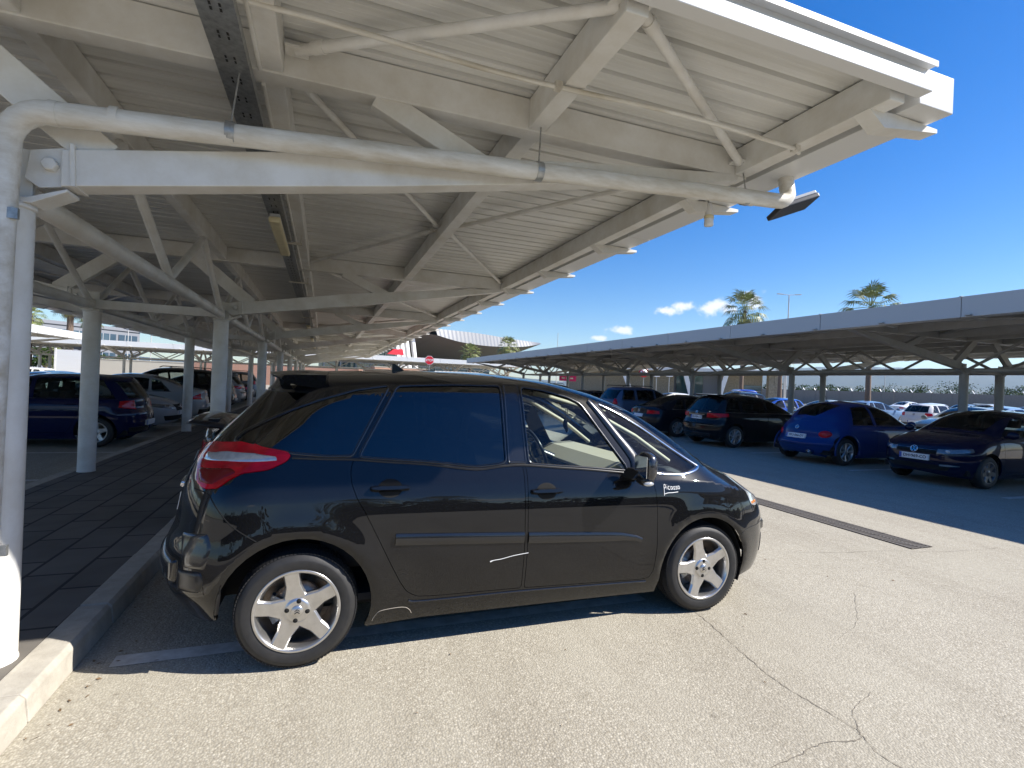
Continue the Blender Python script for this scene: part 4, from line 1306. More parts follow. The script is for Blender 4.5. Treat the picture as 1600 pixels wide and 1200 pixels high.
    for e, yy in ((-1, ya), (1, yb)):
        Yb = lambda p, q: tuple(sorted((yy+e*p, yy+e*q)))
        m = MB(); lo, hi = Yb(.022, .10); m.box((-5.40, lo, 3.318), (5.40, hi, 3.398)); m.build('end_trim', fas, root, .004)
        m = MB(); lo, hi = Yb(.023, .068); m.box((-5.40, lo, 3.3995), (5.40, hi, 3.458)); lo, hi = Yb(-.02, .112); m.box((-5.41, lo, 3.459), (5.41, hi, 3.466)); lo, hi = Yb(.113, .119); m.box((-5.41, lo, 3.448), (5.41, hi, 3.480))
        m.build('end_flashing', fas, root)
    return root
LF = [.25+5.6*k for k in range(8)]
carport(-2.2, LF, -.98, 40.6, 'long grey white steel carport over the black people carrier and the walkway', ('steel', 'deck', 'fascia_white'), 2, True, (3.24, 3.51))
RF = [-10.54+5.5*k for k in range(10)]
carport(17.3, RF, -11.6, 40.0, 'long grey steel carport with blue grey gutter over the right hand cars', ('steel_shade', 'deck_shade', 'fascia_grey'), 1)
o = carport(4, [5.6*k for k in range(12)], -1, 62.6, 'white edged cross carport behind the stop sign at the end of the rows', ('steel', 'deck', 'fascia_white'), 1)
o.rotation_euler = (0, 0, PI/2); o.location = (18.0, 49.2, 0)
o['label'] = 'white edged cross carport behind the stop sign at the end of the rows'
XC = o
carport(-19.65, [2+5.6*k for k in range(7)], 1.0, 37, 'white edged steel carport beyond the blue hatchback', ('steel', 'deck', 'fascia_white'), 1)

# fittings under the near carport
root = empty('cable_tray', (-.42, 0, 3.2)); tag(root, 'perforated galvanised cable tray hanging beside a purlin', 'cable tray')
m = MB(); m.box((-.075, -.75, -.004), (.075, 40, 0)); m.box((-.079, -.75, -.004), (-.075, 40, .05)); m.box((.075, -.75, -.004), (.079, 40, .05))
for k in range(40):
    y = -.62+.2*k
    for (dx, dy) in ((-.02, 0), (.02, 0), (-.02, .035), (.02, .035)): m.box((dx-.005, y+dy-.011, -.0062), (dx+.005, y+dy+.011, -.0045), 1)
m.build('tray', ['galv', 'hole'], root)
m = MB()
for k in range(12):
    y = .95+2.8*k; m.box((-.11, y-.02, -.03), (.20, y+.02, -.0065)); m.beam((.185, y, -.03), (.185, y, .11), .02, .01)
m.build('tray_hanger', 'steel_dirty', root)
m = MB(); m.path([(.02, -.72, .0), (.0, -.9, .05), (-.06, -1.02, .20)], .006, 6); m.build('loose_cable', 'rubber', root)
p0 = None
for k, y in enumerate((2.5, 8.1, 13.7, 19.3, 24.9, 30.5)):
    if p0 is None:
        p0 = empty('batten_light', (-.42, y, 3.17)); m = MB(); m.box((-.055, 0, -.10), (.055, 1.5, -.04)); m.build('diffuser', 'lamp_plastic', p0, .02)
        m = MB(); m.box((-.045, .02, -.041), (.045, 1.48, -.012)); m.build('light_body', 'grey_plastic', p0)
        c = p0
    else: c = copy_tree(p0); c.location = (-.42, y, 3.17)
    tag(c, ['yellowed fluorescent batten light nearest the camera, under the cable tray', 'second batten light along the cable tray', 'third batten light along the cable tray', 'fourth small batten light along the cable tray', 'fifth tiny batten light along the cable tray', 'farthest tiny batten light along the cable tray'][k], 'light', 'batten lights under the cable tray')
root = empty('downpipe', (-1.42, -.02, 0)); tag(root, 'fat white drain pipe running from the gutter down beside the near post', 'pipe')
PX = 1.42
pts = [(3.44+PX, .12, 3.30), (3.44+PX, .10, 3.19)] + [(3.44+PX-.10*(1-math.cos(a)), .09, 3.19-.09*math.sin(a)-.0) for a in np.linspace(.3, PI/2, 5)]
z0, z1 = 3.10, 2.795
pts += [(3.0+PX, .09, z0-.02), (1.0+PX, .10, z0-(3.3-1.0)/4.6*(z0-z1)), (-1.15+PX, .10, z1)]
pts += [(-1.15+PX-.17*math.sin(a)-.03, .10+.02*a, z1-.17*(1-math.cos(a))) for a in np.linspace(.2, PI/2, 6)]
pts += [(.03+.03, .13, 2.2), (.0+.03, .15, .14)]
m = MB(); m.path(pts, .056, 20)
m.build('pipe', 'pvc', root)
for (x, z) in ((3.08, z0-.013), (-.92, z1+.014), (-1.16, z1)):
    m = MB()
    zz = z0-(3.3-x)/4.6*(z0-z1) if x > -1.1 else z1
    m.path([(x-.018+PX, .10, zz), (x+.018+PX, .10, zz)], .0585, 20)
    m.build('pipe_collar', 'pvc', root)
for x in (-.42, 1.33, 3.02):
    m = MB()
    zz = z0-(3.3-x)/4.6*(z0-z1); m.path([(x-.022+PX, .10, zz), (x+.022+PX, .10, zz)], .0605, 20); m.path([(x+PX, .10, zz+.06), (x+.03+PX, .16, 3.30)], .005, 6)
    m.build('pipe_clip', 'galv', root)
m = MB()
m.path([(.045, .13, 2.28), (.045, .13, 2.32)], .060, 20); m.box((.10, .09, 2.275), (.14, .11, 2.325)); m.build('pipe_clip', 'galv', root); m = MB()
m.path([(.045, .14, .70), (.045, .14, .74)], .060, 20); m.box((.10, .11, .695), (.14, .13, .745))
m.build('pipe_clip', 'galv', root)
root = empty('conduit', (0, -.36, 3.22)); tag(root, 'thin white cable conduit crossing under the end bay', 'pipe')
m = MB(); pts = [(-.42, .02, -.0), (-.42, .01, .03), (-.38, .0, .055), (-.30, .0, .062)]+[(x, .012*math.sin(x*2.1), .052+.010*math.cos(x*3)) for x in np.linspace(0, 3.0, 12)]+[(3.10, .05, .05)]
m.path(pts, .014, 10); m.build('conduit_tube', 'pvc', root)
for x in (1.25, 3.02):
    m = MB(); m.box((x-.02, -.016, .03), (x+.02, .03, .07)); m.build('conduit_clip', 'steel_dirty', root)
root = empty('floodlight', (3.62, .36, 3.20)); tag(root, 'flat dark floodlight tilted out from the gutter corner', 'light')
m = MB(); m.beam((-.04, -.02, -.075), (.30, -.09, .060), .21, .045, (-.22, .28, .93)); m.build('lamp_head', 'dark_plastic', root, .01)
m = MB(); m.beam((.05, -.0, -.005), (.31, -.06, .10), .19, .03, (-.22, .28, .93)); m.build('heat_sink', 'grey_plastic', root, .006)
m = MB(); m.path([(-.06, -.10, .10), (.02, -.05, .05), (.10, -.03, .03)], .015, 8); m.box((.02, -.06, .02), (.12, .0, .05)); m.build('bracket', 'grey_plastic', root)
root = empty('sensor', (2.88, .30, 2.98)); tag(root, 'small white bulb shaped sensor hanging below the eave pipe', 'sensor')
m = MB(); m.lathe([(0, .10), (.018, .10), (.018, .06), (.028, .04), (.036, -.06), (.034, -.075), (0, -.078)], 'z', 18); m.build('sensor_body', 'white_paint', root)
m = MB(); m.lathe([(.0355, .005), (.0362, .004), (.0375, -.02), (.036, -.021)], 'z', 18); m.build('sensor_sticker', 'lamp_plastic', root)
m = MB(); m.path([(0, 0, .09), (.01, .04, .16), (.0, .06, .30)], .008, 6); m.build('sensor_bracket', 'galv', root)

# ------------------------------------------------------------------ the other cars
GSTD = [(0, 0), (.28, .082), (.52, .155), (.75, .25), (.87, .38), (.95, .62), (1, 1)]
LOW = [(.1, .13), (.2, .07), (.3, .03), (.45, .008), (.6, 0.), (.8, .008), (.9, .02), (1.0, .05)]
TYPES = {}
TYPES['hatch'] = dict(wb=2.47, r=.305, arch=.355, belt=.94,
  hull=dict(W=.84, zs=[(-.8, .96), (1.2, .94), (2.1, .92), (2.5, .86), (3.0, .74), (3.3, .62)],
  zt=[(-.6, 1.30), (-.35, 1.41), (.1, 1.45), (.7, 1.465), (1.1, 1.445), (1.5, 1.34), (1.9, 1.14), (2.15, 1.00), (2.5, .94), (2.9, .85), (3.15, .76), (3.27, .66)],
  xr=[(.15, -.55), (.35, -.68), (.5, -.70), (.65, -.69), (.8, -.63), (.95, -.61), (1.1, -.54), (1.3, -.42), (1.41, -.35), (1.5, -.33)],
  xf=[(.15, 3.15), (.3, 3.24), (.5, 3.27), (.62, 3.27), (.72, 3.24), (.9, 3.1), (1.2, 3.0)], low=LOW, g=GSTD, Lr=.5, Lf=.7),
  rw=('r', .98, 1.33, .60, .52), ws=(1.12, 2.02), wins=[(-.30, -.02, .16, .22), (.26, .28, 1.02, 1.04), (1.10, 1.10, 1.98, 1.42)], doors=[(.27, 1.06), (1.06, 2.06)], nose=.66)
TYPES['beetle'] = dict(wb=2.51, r=.32, arch=.385, belt=.93,
  hull=dict(W=.86, zs=[(-.75, .78), (-.4, .86), (.2, .92), (1.2, .92), (2.2, .90), (2.7, .84), (3.1, .70), (3.35, .58)],
  zt=[(-.7, .80), (-.6, .93), (-.45, 1.08), (-.2, 1.25), (.1, 1.39), (.45, 1.48), (.85, 1.515), (1.2, 1.50), (1.6, 1.41), (1.9, 1.275), (2.15, 1.11), (2.35, 1.015), (2.6, .955), (2.95, .85), (3.2, .71), (3.35, .58)],
  xr=[(.15, -.55), (.3, -.70), (.42, -.74), (.52, -.73), (.62, -.66), (.75, -.64), (.9, -.58), (1.0, -.5)],
  xf=[(.15, 3.1), (.3, 3.3), (.45, 3.35), (.55, 3.34), (.7, 3.25), (.9, 3.1)], low=LOW, g=[(0, 0), (.28, .085), (.52, .17), (.75, .29), (.87, .44), (.95, .66), (1, 1)], Lr=.75, nr=2.1, Lf=.9, nf=2.1),
  rw=('t', -.36, .30, .60, .52), ws=(1.30, 2.18), wins=[(.22, .40, .92, .93), (1.02, 1.00, 2.10, 1.66)], doors=[(.98, 2.14)], nose=.58)
TYPES['mpv'] = dict(wb=2.70, r=.325, arch=.375, belt=1.0,
  hull=dict(W=.89, zs=[(-.8, 1.02), (1.2, 1.0), (2.2, .97), (2.6, .92), (3.2, .78), (3.6, .66)],
  zt=[(-.6, 1.38), (-.3, 1.50), (.2, 1.545), (.8, 1.56), (1.2, 1.54), (1.6, 1.45), (2.0, 1.27), (2.35, 1.08), (2.6, 1.02), (3.0, .93), (3.4, .80), (3.58, .68)],
  xr=[(.15, -.62), (.35, -.75), (.5, -.78), (.65, -.77), (.8, -.70), (1.0, -.67), (1.15, -.58), (1.4, -.40), (1.5, -.33), (1.6, -.31)],
  xf=[(.15, 3.45), (.3, 3.55), (.5, 3.58), (.64, 3.58), (.75, 3.55), (.95, 3.4), (1.2, 3.2)], low=LOW, g=GSTD, Lr=.5, Lf=.7),
  rw=('r', 1.06, 1.42, .64, .56), ws=(1.18, 2.30), wins=[(-.34, -.06, .18, .26), (.30, .34, 1.16, 1.18), (1.26, 1.26, 2.24, 1.56)], doors=[(.31, 1.22), (1.22, 2.30)], nose=.70)
TYPES['sedan'] = dict(wb=2.72, r=.32, arch=.37, belt=.93,
  hull=dict(W=.90, zs=[(-1.1, .92), (.5, .93), (2.2, .90), (2.6, .85), (3.2, .73), (3.6, .62)],
  zt=[(-1.0, 1.00), (-.75, 1.045), (-.5, 1.09), (-.15, 1.24), (.2, 1.38), (.6, 1.45), (1.0, 1.465), (1.35, 1.435), (1.7, 1.33), (2.05, 1.15), (2.3, 1.00), (2.6, .96), (3.1, .86), (3.45, .75), (3.6, .64)],
  xr=[(.15, -.85), (.35, -1.03), (.5, -1.06), (.65, -1.05), (.8, -1.0), (.95, -.99), (1.05, -.96)],
  xf=[(.15, 3.45), (.3, 3.57), (.5, 3.62), (.62, 3.61), (.72, 3.57), (.9, 3.4)], low=LOW, g=GSTD, Lr=.5, Lf=.7),
  rw=('t', -.42, .38, .60, .52), ws=(1.22, 2.18), wins=[(-.20, .12, .28, .34), (.36, .40, 1.16, 1.17), (1.24, 1.24, 2.12, 1.50)], doors=[(.37, 1.20), (1.20, 2.20)], nose=.64)
TYPES['suv'] = dict(wb=2.66, r=.35, arch=.41, belt=1.12,
  hull=dict(W=.91, zs=[(-.9, 1.13), (1.2, 1.10), (2.2, 1.06), (2.6, 1.0), (3.2, .90), (3.55, .78)],
  zt=[(-.7, 1.55), (-.4, 1.64), (.2, 1.68), (.8, 1.70), (1.2, 1.675), (1.55, 1.55), (1.9, 1.32), (2.15, 1.16), (2.5, 1.11), (3.0, 1.04), (3.4, .94), (3.5, .84)],
  xr=[(.2, -.70), (.4, -.84), (.55, -.86), (.7, -.85), (.9, -.80), (1.1, -.77), (1.4, -.62), (1.6, -.50), (1.75, -.48)],
  xf=[(.2, 3.38), (.4, 3.48), (.6, 3.52), (.8, 3.51), (.9, 3.48), (1.1, 3.3)], low=[(.1, .15), (.25, .09), (.35, .04), (.5, .01), (.65, 0), (.8, .006), (.9, .015), (1., .045)], g=GSTD, Lr=.45, Lf=.6),
  rw=('r', 1.16, 1.54, .66, .58), ws=(1.16, 2.06), wins=[(-.46, -.28, .16, .20), (.26, .30, 1.08, 1.10), (1.16, 1.16, 2.00, 1.44)], doors=[(.28, 1.12), (1.12, 2.10)], nose=.84)
TYPES['van'] = dict(wb=3.0, r=.34, arch=.40, belt=1.16,
  hull=dict(W=.95, zs=[(-1.1, 1.20), (1.2, 1.18), (2.4, 1.14), (2.9, 1.04), (3.4, .92), (3.7, .80)],
  zt=[(-.95, 1.86), (-.6, 1.94), (.3, 1.97), (1.5, 1.97), (2.0, 1.90), (2.4, 1.62), (2.75, 1.30), (3.0, 1.14), (3.4, 1.02), (3.65, .88)],
  xr=[(.2, -.95), (.4, -1.02), (.6, -1.03), (1.0, -1.0), (1.5, -.96), (1.8, -.90), (1.95, -.86)],
  xf=[(.2, 3.6), (.4, 3.72), (.6, 3.74), (.8, 3.7), (1.0, 3.55), (1.2, 3.3)], low=LOW, g=[(0, 0), (.3, .05), (.6, .10), (.82, .18), (.93, .34), (.98, .62), (1, 1)], Lr=.35, Lf=.6),
  rw=('r', 1.20, 1.70, .72, .66), ws=(1.98, 2.92), wins=[(-.75, -.70, .35, .38), (.50, .50, 1.55, 1.55), (1.70, 1.70, 2.80, 2.22)], doors=[(.42, 1.62), (1.62, 2.86)], nose=.86)

def seats(root, T, sd='seat_dark'):
    m = MB(); W = T['hull']['W']; wb = T['wb']
    x = wb*.42
    for sy in (-.36, .36):
        m.prism([(x, .42), (x+.5, .45), (x+.5, .58), (x+.12, .55), (x-.08, 1.08), (x-.2, 1.06)], sy-.22, sy+.22)
        m.prism([(x-.2, 1.12), (x-.11, 1.12), (x-.13, 1.27), (x-.22, 1.26)], sy-.12, sy+.12)
    m.prism([(.1, .45), (.6, .45), (.6, .58), (.2, .56), (.0, 1.02), (-.1, 1.0)], -.6, .6)
    o = m.build('seats', sd, root)
    m = MB(); m.prism([(wb*.74, .5), (wb*.96, .5), (wb*.93, T['belt']-.02), (wb*.77, T['belt']-.02)], -W+.14, W-.14)
    w = Vector((wb*.72, .34, T['belt']-.03)); ring = [w+Vector((.08*math.sin(a), .17*math.cos(a), .17*math.sin(a))) for a in np.linspace(0, 2*PI, 17)]
    m.path(ring, .014, 6, cap=False)
    m.build('dashboard', 'void', root)
    m = MB(); m.box((-.5, -W+.10, .24), (wb+.5, W-.10, .34)); m.box((.3, -W+.06, .3), (wb*.8, -W+.09, T['belt']-.1)); m.box((.3, W-.09, .3), (wb*.8, W-.06, T['belt']-.1)); m.box((wb+.1, -.6, .3), (wb+.14, .6, T['belt']-.12))
    m.build('underbody', 'void', root)

def plate(root, H, end, zc, text=None, w=.52, blue=True):
    p = patch('number_plate', H, [(-w/2, zc+.055), (w/2, zc+.055), (w/2, zc-.055), (-w/2, zc-.055)], 'plate_white', root, 'yz', thick=.010, edge=.004, end=end, step=.05)
    x = float(H.yz_to_x(0., zc, end)); s = -1 if end == 'r' else 1
    dxdz = (float(H.yz_to_x(0., zc+.05, end))-float(H.yz_to_x(0., zc-.05, end)))/.1
    yv = Vector((dxdz, 0, 1)).normalized(); xv = Vector((0, -1, 0)) if end == 'r' else Vector((0, 1, 0))
    nrm = xv.cross(yv)
    # a flat pressed plate standing proud on the body
    m = MB(); c = Vector((x, 0, zc))+nrm*.018
    m.beam(c-xv*w/2, c+xv*w/2, .112, .006, nrm); b = m.build('plate_face', 'plate_white', p, .002)
    if blue:
        m = MB(); c2 = c-xv*(w/2-.024)+nrm*.0022; m.beam(c2-xv*.022, c2+xv*.022, .104, .004, nrm); m.build('plate_band', 'plate_blue', p)
    if text:
        text_mesh(text, .080, 'plate_lettering', 'ink', p, .0008, frame_mat(c+nrm*.0042+xv*.022, xv, yv), 0, .0012)
    return p

def round_badge(root, H, end, zc, kind, r=.052):
    x = float(H.yz_to_x(0., zc, end)); s = -1 if end == 'r' else 1
    dxdz = (float(H.yz_to_x(0., zc+.03, end))-float(H.yz_to_x(0., zc-.03, end)))/.06
    yv = Vector((dxdz, 0, 1)).normalized(); xv = Vector((0, s, 0)); nrm = xv.cross(yv); c = Vector((x, 0, zc))+nrm*.014
    m = MB()
    m.path([c+xv*math.cos(a)*r+yv*math.sin(a)*r for a in np.linspace(0, 2*PI, 25)], .006, 6, cap=False)
    def ln(p, q): m.beam(c+xv*p[0]*r+yv*p[1]*r, c+xv*q[0]*r+yv*q[1]*r, .009, .006, nrm)
    if kind == 'vw':
        ln((-.36, .88), (0, .12)); ln((0, .12), (.36, .88)); ln((-.86, .42), (-.40, -.82)); ln((-.40, -.82), (0, .02)); ln((0, .02), (.40, -.82)); ln((.40, -.82), (.86, .42))
    elif kind == 'star':
        for a in (90, 210, 330): ln((0, 0), (math.cos(R(a)), math.sin(R(a))))
    elif kind == 'diamond':
        for a, b in (((0, 1), (.6, 0)), ((.6, 0), (0, -1)), ((0, -1), (-.6, 0)), ((-.6, 0), (0, 1))): ln(a, b)
    return m.build('badge', 'chrome', root)

def build_car(kind, rimmat='alloy', spokes=5, wstyle='plain', step=.055, glass='glass_bg', rear=None, front=None, extras=None, rimang=90):
    T = TYPES[kind]; H = Hull(**T['hull']); W = H.W; wb = T['wb']; r = T['r']; ar = T['arch']
    root = empty('car')
    xr0 = float(H.xr(.25)); xf0 = float(H.xf(.25))
    b0 = .24 if kind in ('suv', 'van') else .20
    bottom = [(xr0+.02, .25), (xr0+.16, b0), (-ar*.98, b0-.02)] + arc(0, r+.01, ar, 206, -26, 16) + [(ar*.93, b0-.03), (wb-ar*.93, b0-.03)] + arc(wb, r+.01, ar, 206, -26, 16) + [(wb+ar*.98, b0-.02), (xf0-.15, b0), (xf0-.02, .25)]
    rw = T['rw']; ws = T['ws']
    zr = (rw[1], rw[2]) if rw[0] == 'r' else ()
    xt = ws+((rw[1], rw[2]) if rw[0] == 't' else ())
    out = H.outline(bottom, zr=zr, xt=xt, step=.05)
    rear_, top_, front_ = H._parts
    fr = lambda x, t: (float(x), float(H.zs(x)+t*(H.zt(x)-H.zs(x))))
    G = {}; gaps = {}
    xs = np.linspace(ws[0], ws[1], 12)
    G['windscreen'] = [fr(x, .885) for x in xs] + [p for p in top_ if ws[0]-1e-6 <= p[0] <= ws[1]+1e-6][::-1]
    if rw[0] == 'r':
        zz = np.linspace(rw[1], rw[2], 9); yy = np.interp(zz, [rw[1], rw[2]], rw[3:5]); xx = H.yz_to_x(yy, zz, 'r')
        G['rear_window'] = [(float(a), float(b)) for a, b in zip(xx, zz)] + [p for p in rear_ if rw[1]-1e-6 <= p[1] <= rw[2]+1e-6][::-1]
    else:
        xs = np.linspace(rw[1], rw[2], 10)
        G['rear_window'] = [fr(x, .90) for x in xs] + [p for p in top_ if rw[1]-1e-6 <= p[0] <= rw[2]+1e-6][::-1]
    bz = T['belt']
    wn_ = 0
    for (a0, a1, b1, b0_) in [(w[0], w[1], w[2], w[3]) for w in T['wins']]:
        # bottom from a0 to b1; top from a1 to b0_
        topx = np.linspace(a1, b0_, 8); botx = np.linspace(a0, b1, 6)
        poly = [(float(x), max(bz+.03, float(H.zs(x))+.025)) for x in botx] + [fr(x, .80) for x in topx[::-1]]
        G['window%d' % wn_] = resample(smooth_poly(poly, .03, 3), .06); wn_ += 1
    for k, (d0, d1) in enumerate(T['doors']):
        z0 = .30
        poly = [(d0+.10 if k == 0 and len(T['doors']) > 1 else d0, z0), (d1, z0), (d1, bz), (d0, bz)]
        if k == 0 and len(T['doors']) > 1: poly = [(max(d0, ar*.98)+.10, z0), (d1, z0), (d1, bz), (d0, bz), (d0, .74), (max(d0, ar*.9), .60)]
        if k == len(T['doors'])-1 and d1 > wb-ar-.1: poly = [(d0, z0), (wb-ar-.08, z0), (wb-ar-.06, .55), (d1, .75), (d1, bz), (d0, bz)]
        poly = smooth_poly(poly, .05, 3); gaps['d%d' % k] = resample(poly, .08)
        G['door%d' % k] = resample(inset(poly, .006), .08)
    P = panelise(H, out, G, gaps, step, step)
    both = (-1, 1)
    panel_obj('body', H, P['body'], 'paint', root, both, 0, .02)
    panel_obj('windscreen', H, P['windscreen'], glass, root, both, -.004, 0)
    panel_obj('rear_window', H, P['rear_window'], glass, root, both, -.004, 0)
    for sd in both:
        for k in range(wn_): panel_obj('window', H, P['window%d' % k], glass, root, (sd,), -.004, 0)
        for k in range(len(T['doors'])):
            if 'door%d' % k in P: panel_obj('door', H, P['door%d' % k], 'paint', root, (sd,), 0, .02)
            hx = T['doors'][k][0]+.15; hz = bz-.09
            patch('door_handle', H, smooth_poly([(hx-.10, hz-.013), (hx+.10, hz-.016), (hx+.10, hz+.012), (hx-.10, hz+.014)], .008), 'paint', root, side=sd, thick=.028, edge=.010, step=.03)
        x0, x1 = T['wins'][0][0], T['wins'][-1][2]
        xs = np.linspace(x0-.02, x1+.03, 16)
        patch('window_seal', H, [(float(x), max(bz+.012, float(H.zs(x))+.006)) for x in xs]+[(float(x), max(bz+.024, float(H.zs(x))+.018)) for x in xs[::-1]], 'chrome' if (extras or {}).get('chrome') else 'trim_black', root, side=sd, thick=.006, edge=.003, step=.06)
        for (cx, yw) in ((0, 1), (wb, 1)):
            m = MB(); y0, y1 = sorted((sd*(W-.06), sd*(W-.36)))
            m.lathe([(ar+.02, y0), (ar+.02, y1)], n=18, c=(cx, 0, r+.01), arc=(R(-6), R(186)))
            m.lathe([(0, sd*(W-.36)), (ar+.02, sd*(W-.36))], n=18, c=(cx, 0, r+.01), arc=(R(-6), R(186)))
            m.build('wheel_arch_liner', 'void', root)
            make_wheel(root, cx, sd*(W-.03), r, sd, .2, r-.105, spokes, rimang, wstyle, mats=(rimmat, 'rubber'))
        mx = T['doors'][-1][1]-.08
        m = MB(); m.ball((mx, sd*(W+.065), bz+.07), (.06, .10, .075)); m.beam((mx, sd*(W-.06), bz+.03), (mx, sd*(W+.06), bz+.04), .05, .03); m.build('door_mirror', 'paint', root)
    seats(root, T)
    if front: front(root, H)
    if rear: rear(root, H)
    return root, H

def both_yz(name, H, poly, m, root, end, **k):
    a = patch(name, H, poly, m, root, 'yz', end=end, **k)
    b = patch(name, H, [(-y, z) for y, z in poly], m, root, 'yz', end=end, **k)
    return a, b
def both_xz(name, H, poly, m, root, **k):
    return [patch(name, H, poly, m, root, 'xz', side=s, **k) for s in (-1, 1)]

def wrap_light(root, H, end, name, z0, z1, y_in, x_len, m, z2=None, z3=None, thick=.012, inner=None):
    """light that starts on the end face at half width y_in and runs round the corner x_len along the side"""
    s = 1 if end == 'r' else -1
    z2 = z0 if z2 is None else z2; z3 = z1 if z3 is None else z3
    zi = np.linspace(z0, z1, 6)
    xi = H.yz_to_x(np.full(6, y_in), zi, end)
    xe = (float(H.xr((z0+z1)/2)) if end == 'r' else float(H.xf((z0+z1)/2)))+s*x_len
    poly = [(float(a), float(b)) for a, b in zip(xi, zi)] + [(xe, z3), (xe, z2)]
    out = []
    for sd in (-1, 1):
        o = patch(name, H, poly, m, root, 'xz', side=sd, thick=thick, edge=.008, step=.03)
        if inner: inner(o, sd)
        out.append(o)
    return out

# rear and front dressings
def hatch_rear(plate_text=None):
    def f(root, H):
        wrap_light(root, H, 'r', 'tail_light', .76, .95, .50, .26, 'lens_red', .80, .93)
        plate(root, H, 'r', .47, plate_text)
        both_yz('bumper_trim', H, smooth_poly([(.05, .40), (.70, .40), (.66, .30), (.05, .30)], .02), 'trim_black', root, 'r', thick=.008, step=.06)
        round_badge(root, H, 'r', .86, 'vw')
    return f
def hatch_front(plate_text=None):
    def f(root, H):
        for o in wrap_light(root, H, 'f', 'headlight', .60, .70, .36, .42, 'lens_head', .68, .75, thick=.010): pass
        for sd in (-1, 1):
            x = float(H.yz_to_x(.50, .665, 'f')); m = MB(); m.ball((x+.004, sd*.50, .662), (.02, .05, .036)); m.ball((x+.012, sd*.40, .665), (.014, .03, .02)); m.build('headlamp_lens', 'lens_clear', root)
            x = float(H.yz_to_x(.56, .40, 'f'))
            patch('fog_light', H, [(sd*.40, .385), (sd*.52, .385), (sd*.66, .405), (sd*.66, .415), (sd*.52, .425), (sd*.40, .420)], 'chrome', root, 'yz', end='f', thick=.012, edge=.004, step=.03)
        patch('grille', H, smooth_poly([(-.36, .675), (.36, .675), (.36, .605), (-.36, .605)], .01), 'void', root, 'yz', thick=.004, end='f', step=.05)
        patch('grille_strip', H, [(-.40, .676), (0, .682), (.40, .676), (.40, .668), (0, .674), (-.40, .668)], 'chrome', root, 'yz', thick=.012, edge=.003, end='f', step=.04)
        patch('lower_grille', H, smooth_poly([(-.56, .40), (.56, .40), (.50, .30), (-.50, .30)], .02), 'void', root, 'yz', thick=.004, end='f', step=.06)
        patch('bumper_strip', H, [(-.68, .455), (0, .465), (.68, .455), (.68, .448), (0, .458), (-.68, .448)], 'trim_gloss', root, 'yz', thick=.012, edge=.003, end='f', step=.05)
        plate(root, H, 'f', .525, plate_text)
        round_badge(root, H, 'f', .668, 'vw', .062)
        m = MB(); m.beam((1.98, -.5, 1.07), (2.04, .3, 1.05), .02, .012); m.build('wiper', 'trim_black', root)
    return f
def beetle_rear(root, H):
    for s in (-1, 1):
        patch('tail_light', H, [(s*(.60+.105*math.cos(a)), .715+.082*math.sin(a)) for a in np.linspace(0, 2*PI, 25)[:-1]], 'lens_red', root, 'yz', end='r', thick=.022, edge=.03, step=.025)
    plate(root, H, 'r', .635, 'WU-066-DY')
    round_badge(root, H, 'r', .84, 'vw', .045)
    m = MB()
    ys = np.linspace(-.80, .80, 27); vs = []; fs = []
    for y in ys:
        for z, o in ((.52, .0), (.535, .028), (.50, .040), (.44, .040), (.42, .0)):
            x = float(H.yz_to_x(min(abs(y), .84), z, 'r')); vs.append((x-o, y, z))
    for i in range(len(ys)-1):
        for j in range(4): fs.append((i*5+j, i*5+j+1, (i+1)*5+j+1, (i+1)*5+j))
    m.add(vs, fs, 0, True); m.build('bumper', 'paint', root)
    m = MB(); m.lathe([(.045, -.06), (.05, -.055), (.05, .1), (.0, .1)], 'x', 14, c=(-.70, -.42, .295)); m.build('exhaust', 'chrome', root)
    for sd in (-1, 1):
        for cx in (0, 2.51):
            m = MB(); m.path([(cx+.40*math.cos(a), sd*(H.W+.0-.012), .33+.40*math.sin(a)) for a in np.linspace(R(-12), R(192), 22)], .020, 8); m.build('fender_lip', 'paint', root)
    m = MB(); m.path([(.42, 0, 1.40), (.28, 0, 1.62)], .004, 6); m.build('antenna', 'trim_black', root)
def beetle_front(root, H):
    for s in (-1, 1):
        patch('headlight', H, [(s*(.58+.11*math.cos(a)), .62+.075*math.sin(a)) for a in np.linspace(0, 2*PI, 21)[:-1]], 'lens_clear', root, 'yz', end='f', thick=.02, edge=.03, step=.03)
    plate(root, H, 'f', .42)
def mpv_rear(root, H):
    wrap_light(root, H, 'r', 'tail_light', .845, .985, .40, .42, 'lens_red', .90, 1.0, thick=.014)
    plate(root, H, 'r', .845, 'DH-909-CC', .46)
    patch('tailgate_strip', H, smooth_poly([(-.33, .945), (.33, .945), (.33, .912), (-.33, .912)], .008), 'chrome', root, 'yz', thick=.022, edge=.006, end='r', step=.04)
    patch('bumper_ledge', H, smooth_poly([(-.66, .69), (.66, .69), (.62, .645), (-.62, .645)], .01), 'trim_gloss', root, 'yz', thick=.03, edge=.02, end='r', step=.04)
    patch('bumper_trim', H, smooth_poly([(-.62, .40), (.62, .40), (.55, .30), (-.55, .30)], .02), 'trim_black', root, 'yz', thick=.010, end='r', step=.06)
    round_badge(root, H, 'r', .99, 'star', .042)
    x = float(H.yz_to_x(.5, 1.02, 'r'))
    m = MB()
    for s, w in ((-1, .06),):
        for k in range(3): m.box((x-.010, -.40-.045*k, 1.015), (x-.002, -.368-.045*k, 1.035))
    m.build('model_lettering', 'chrome', root)
    m = MB(); m.prism([(-.34, 1.535), (-.42, 1.515), (-.40, 1.50), (-.1, 1.52), (-.1, 1.545)], -.56, .56); m.build('spoiler', 'paint', root, .01)
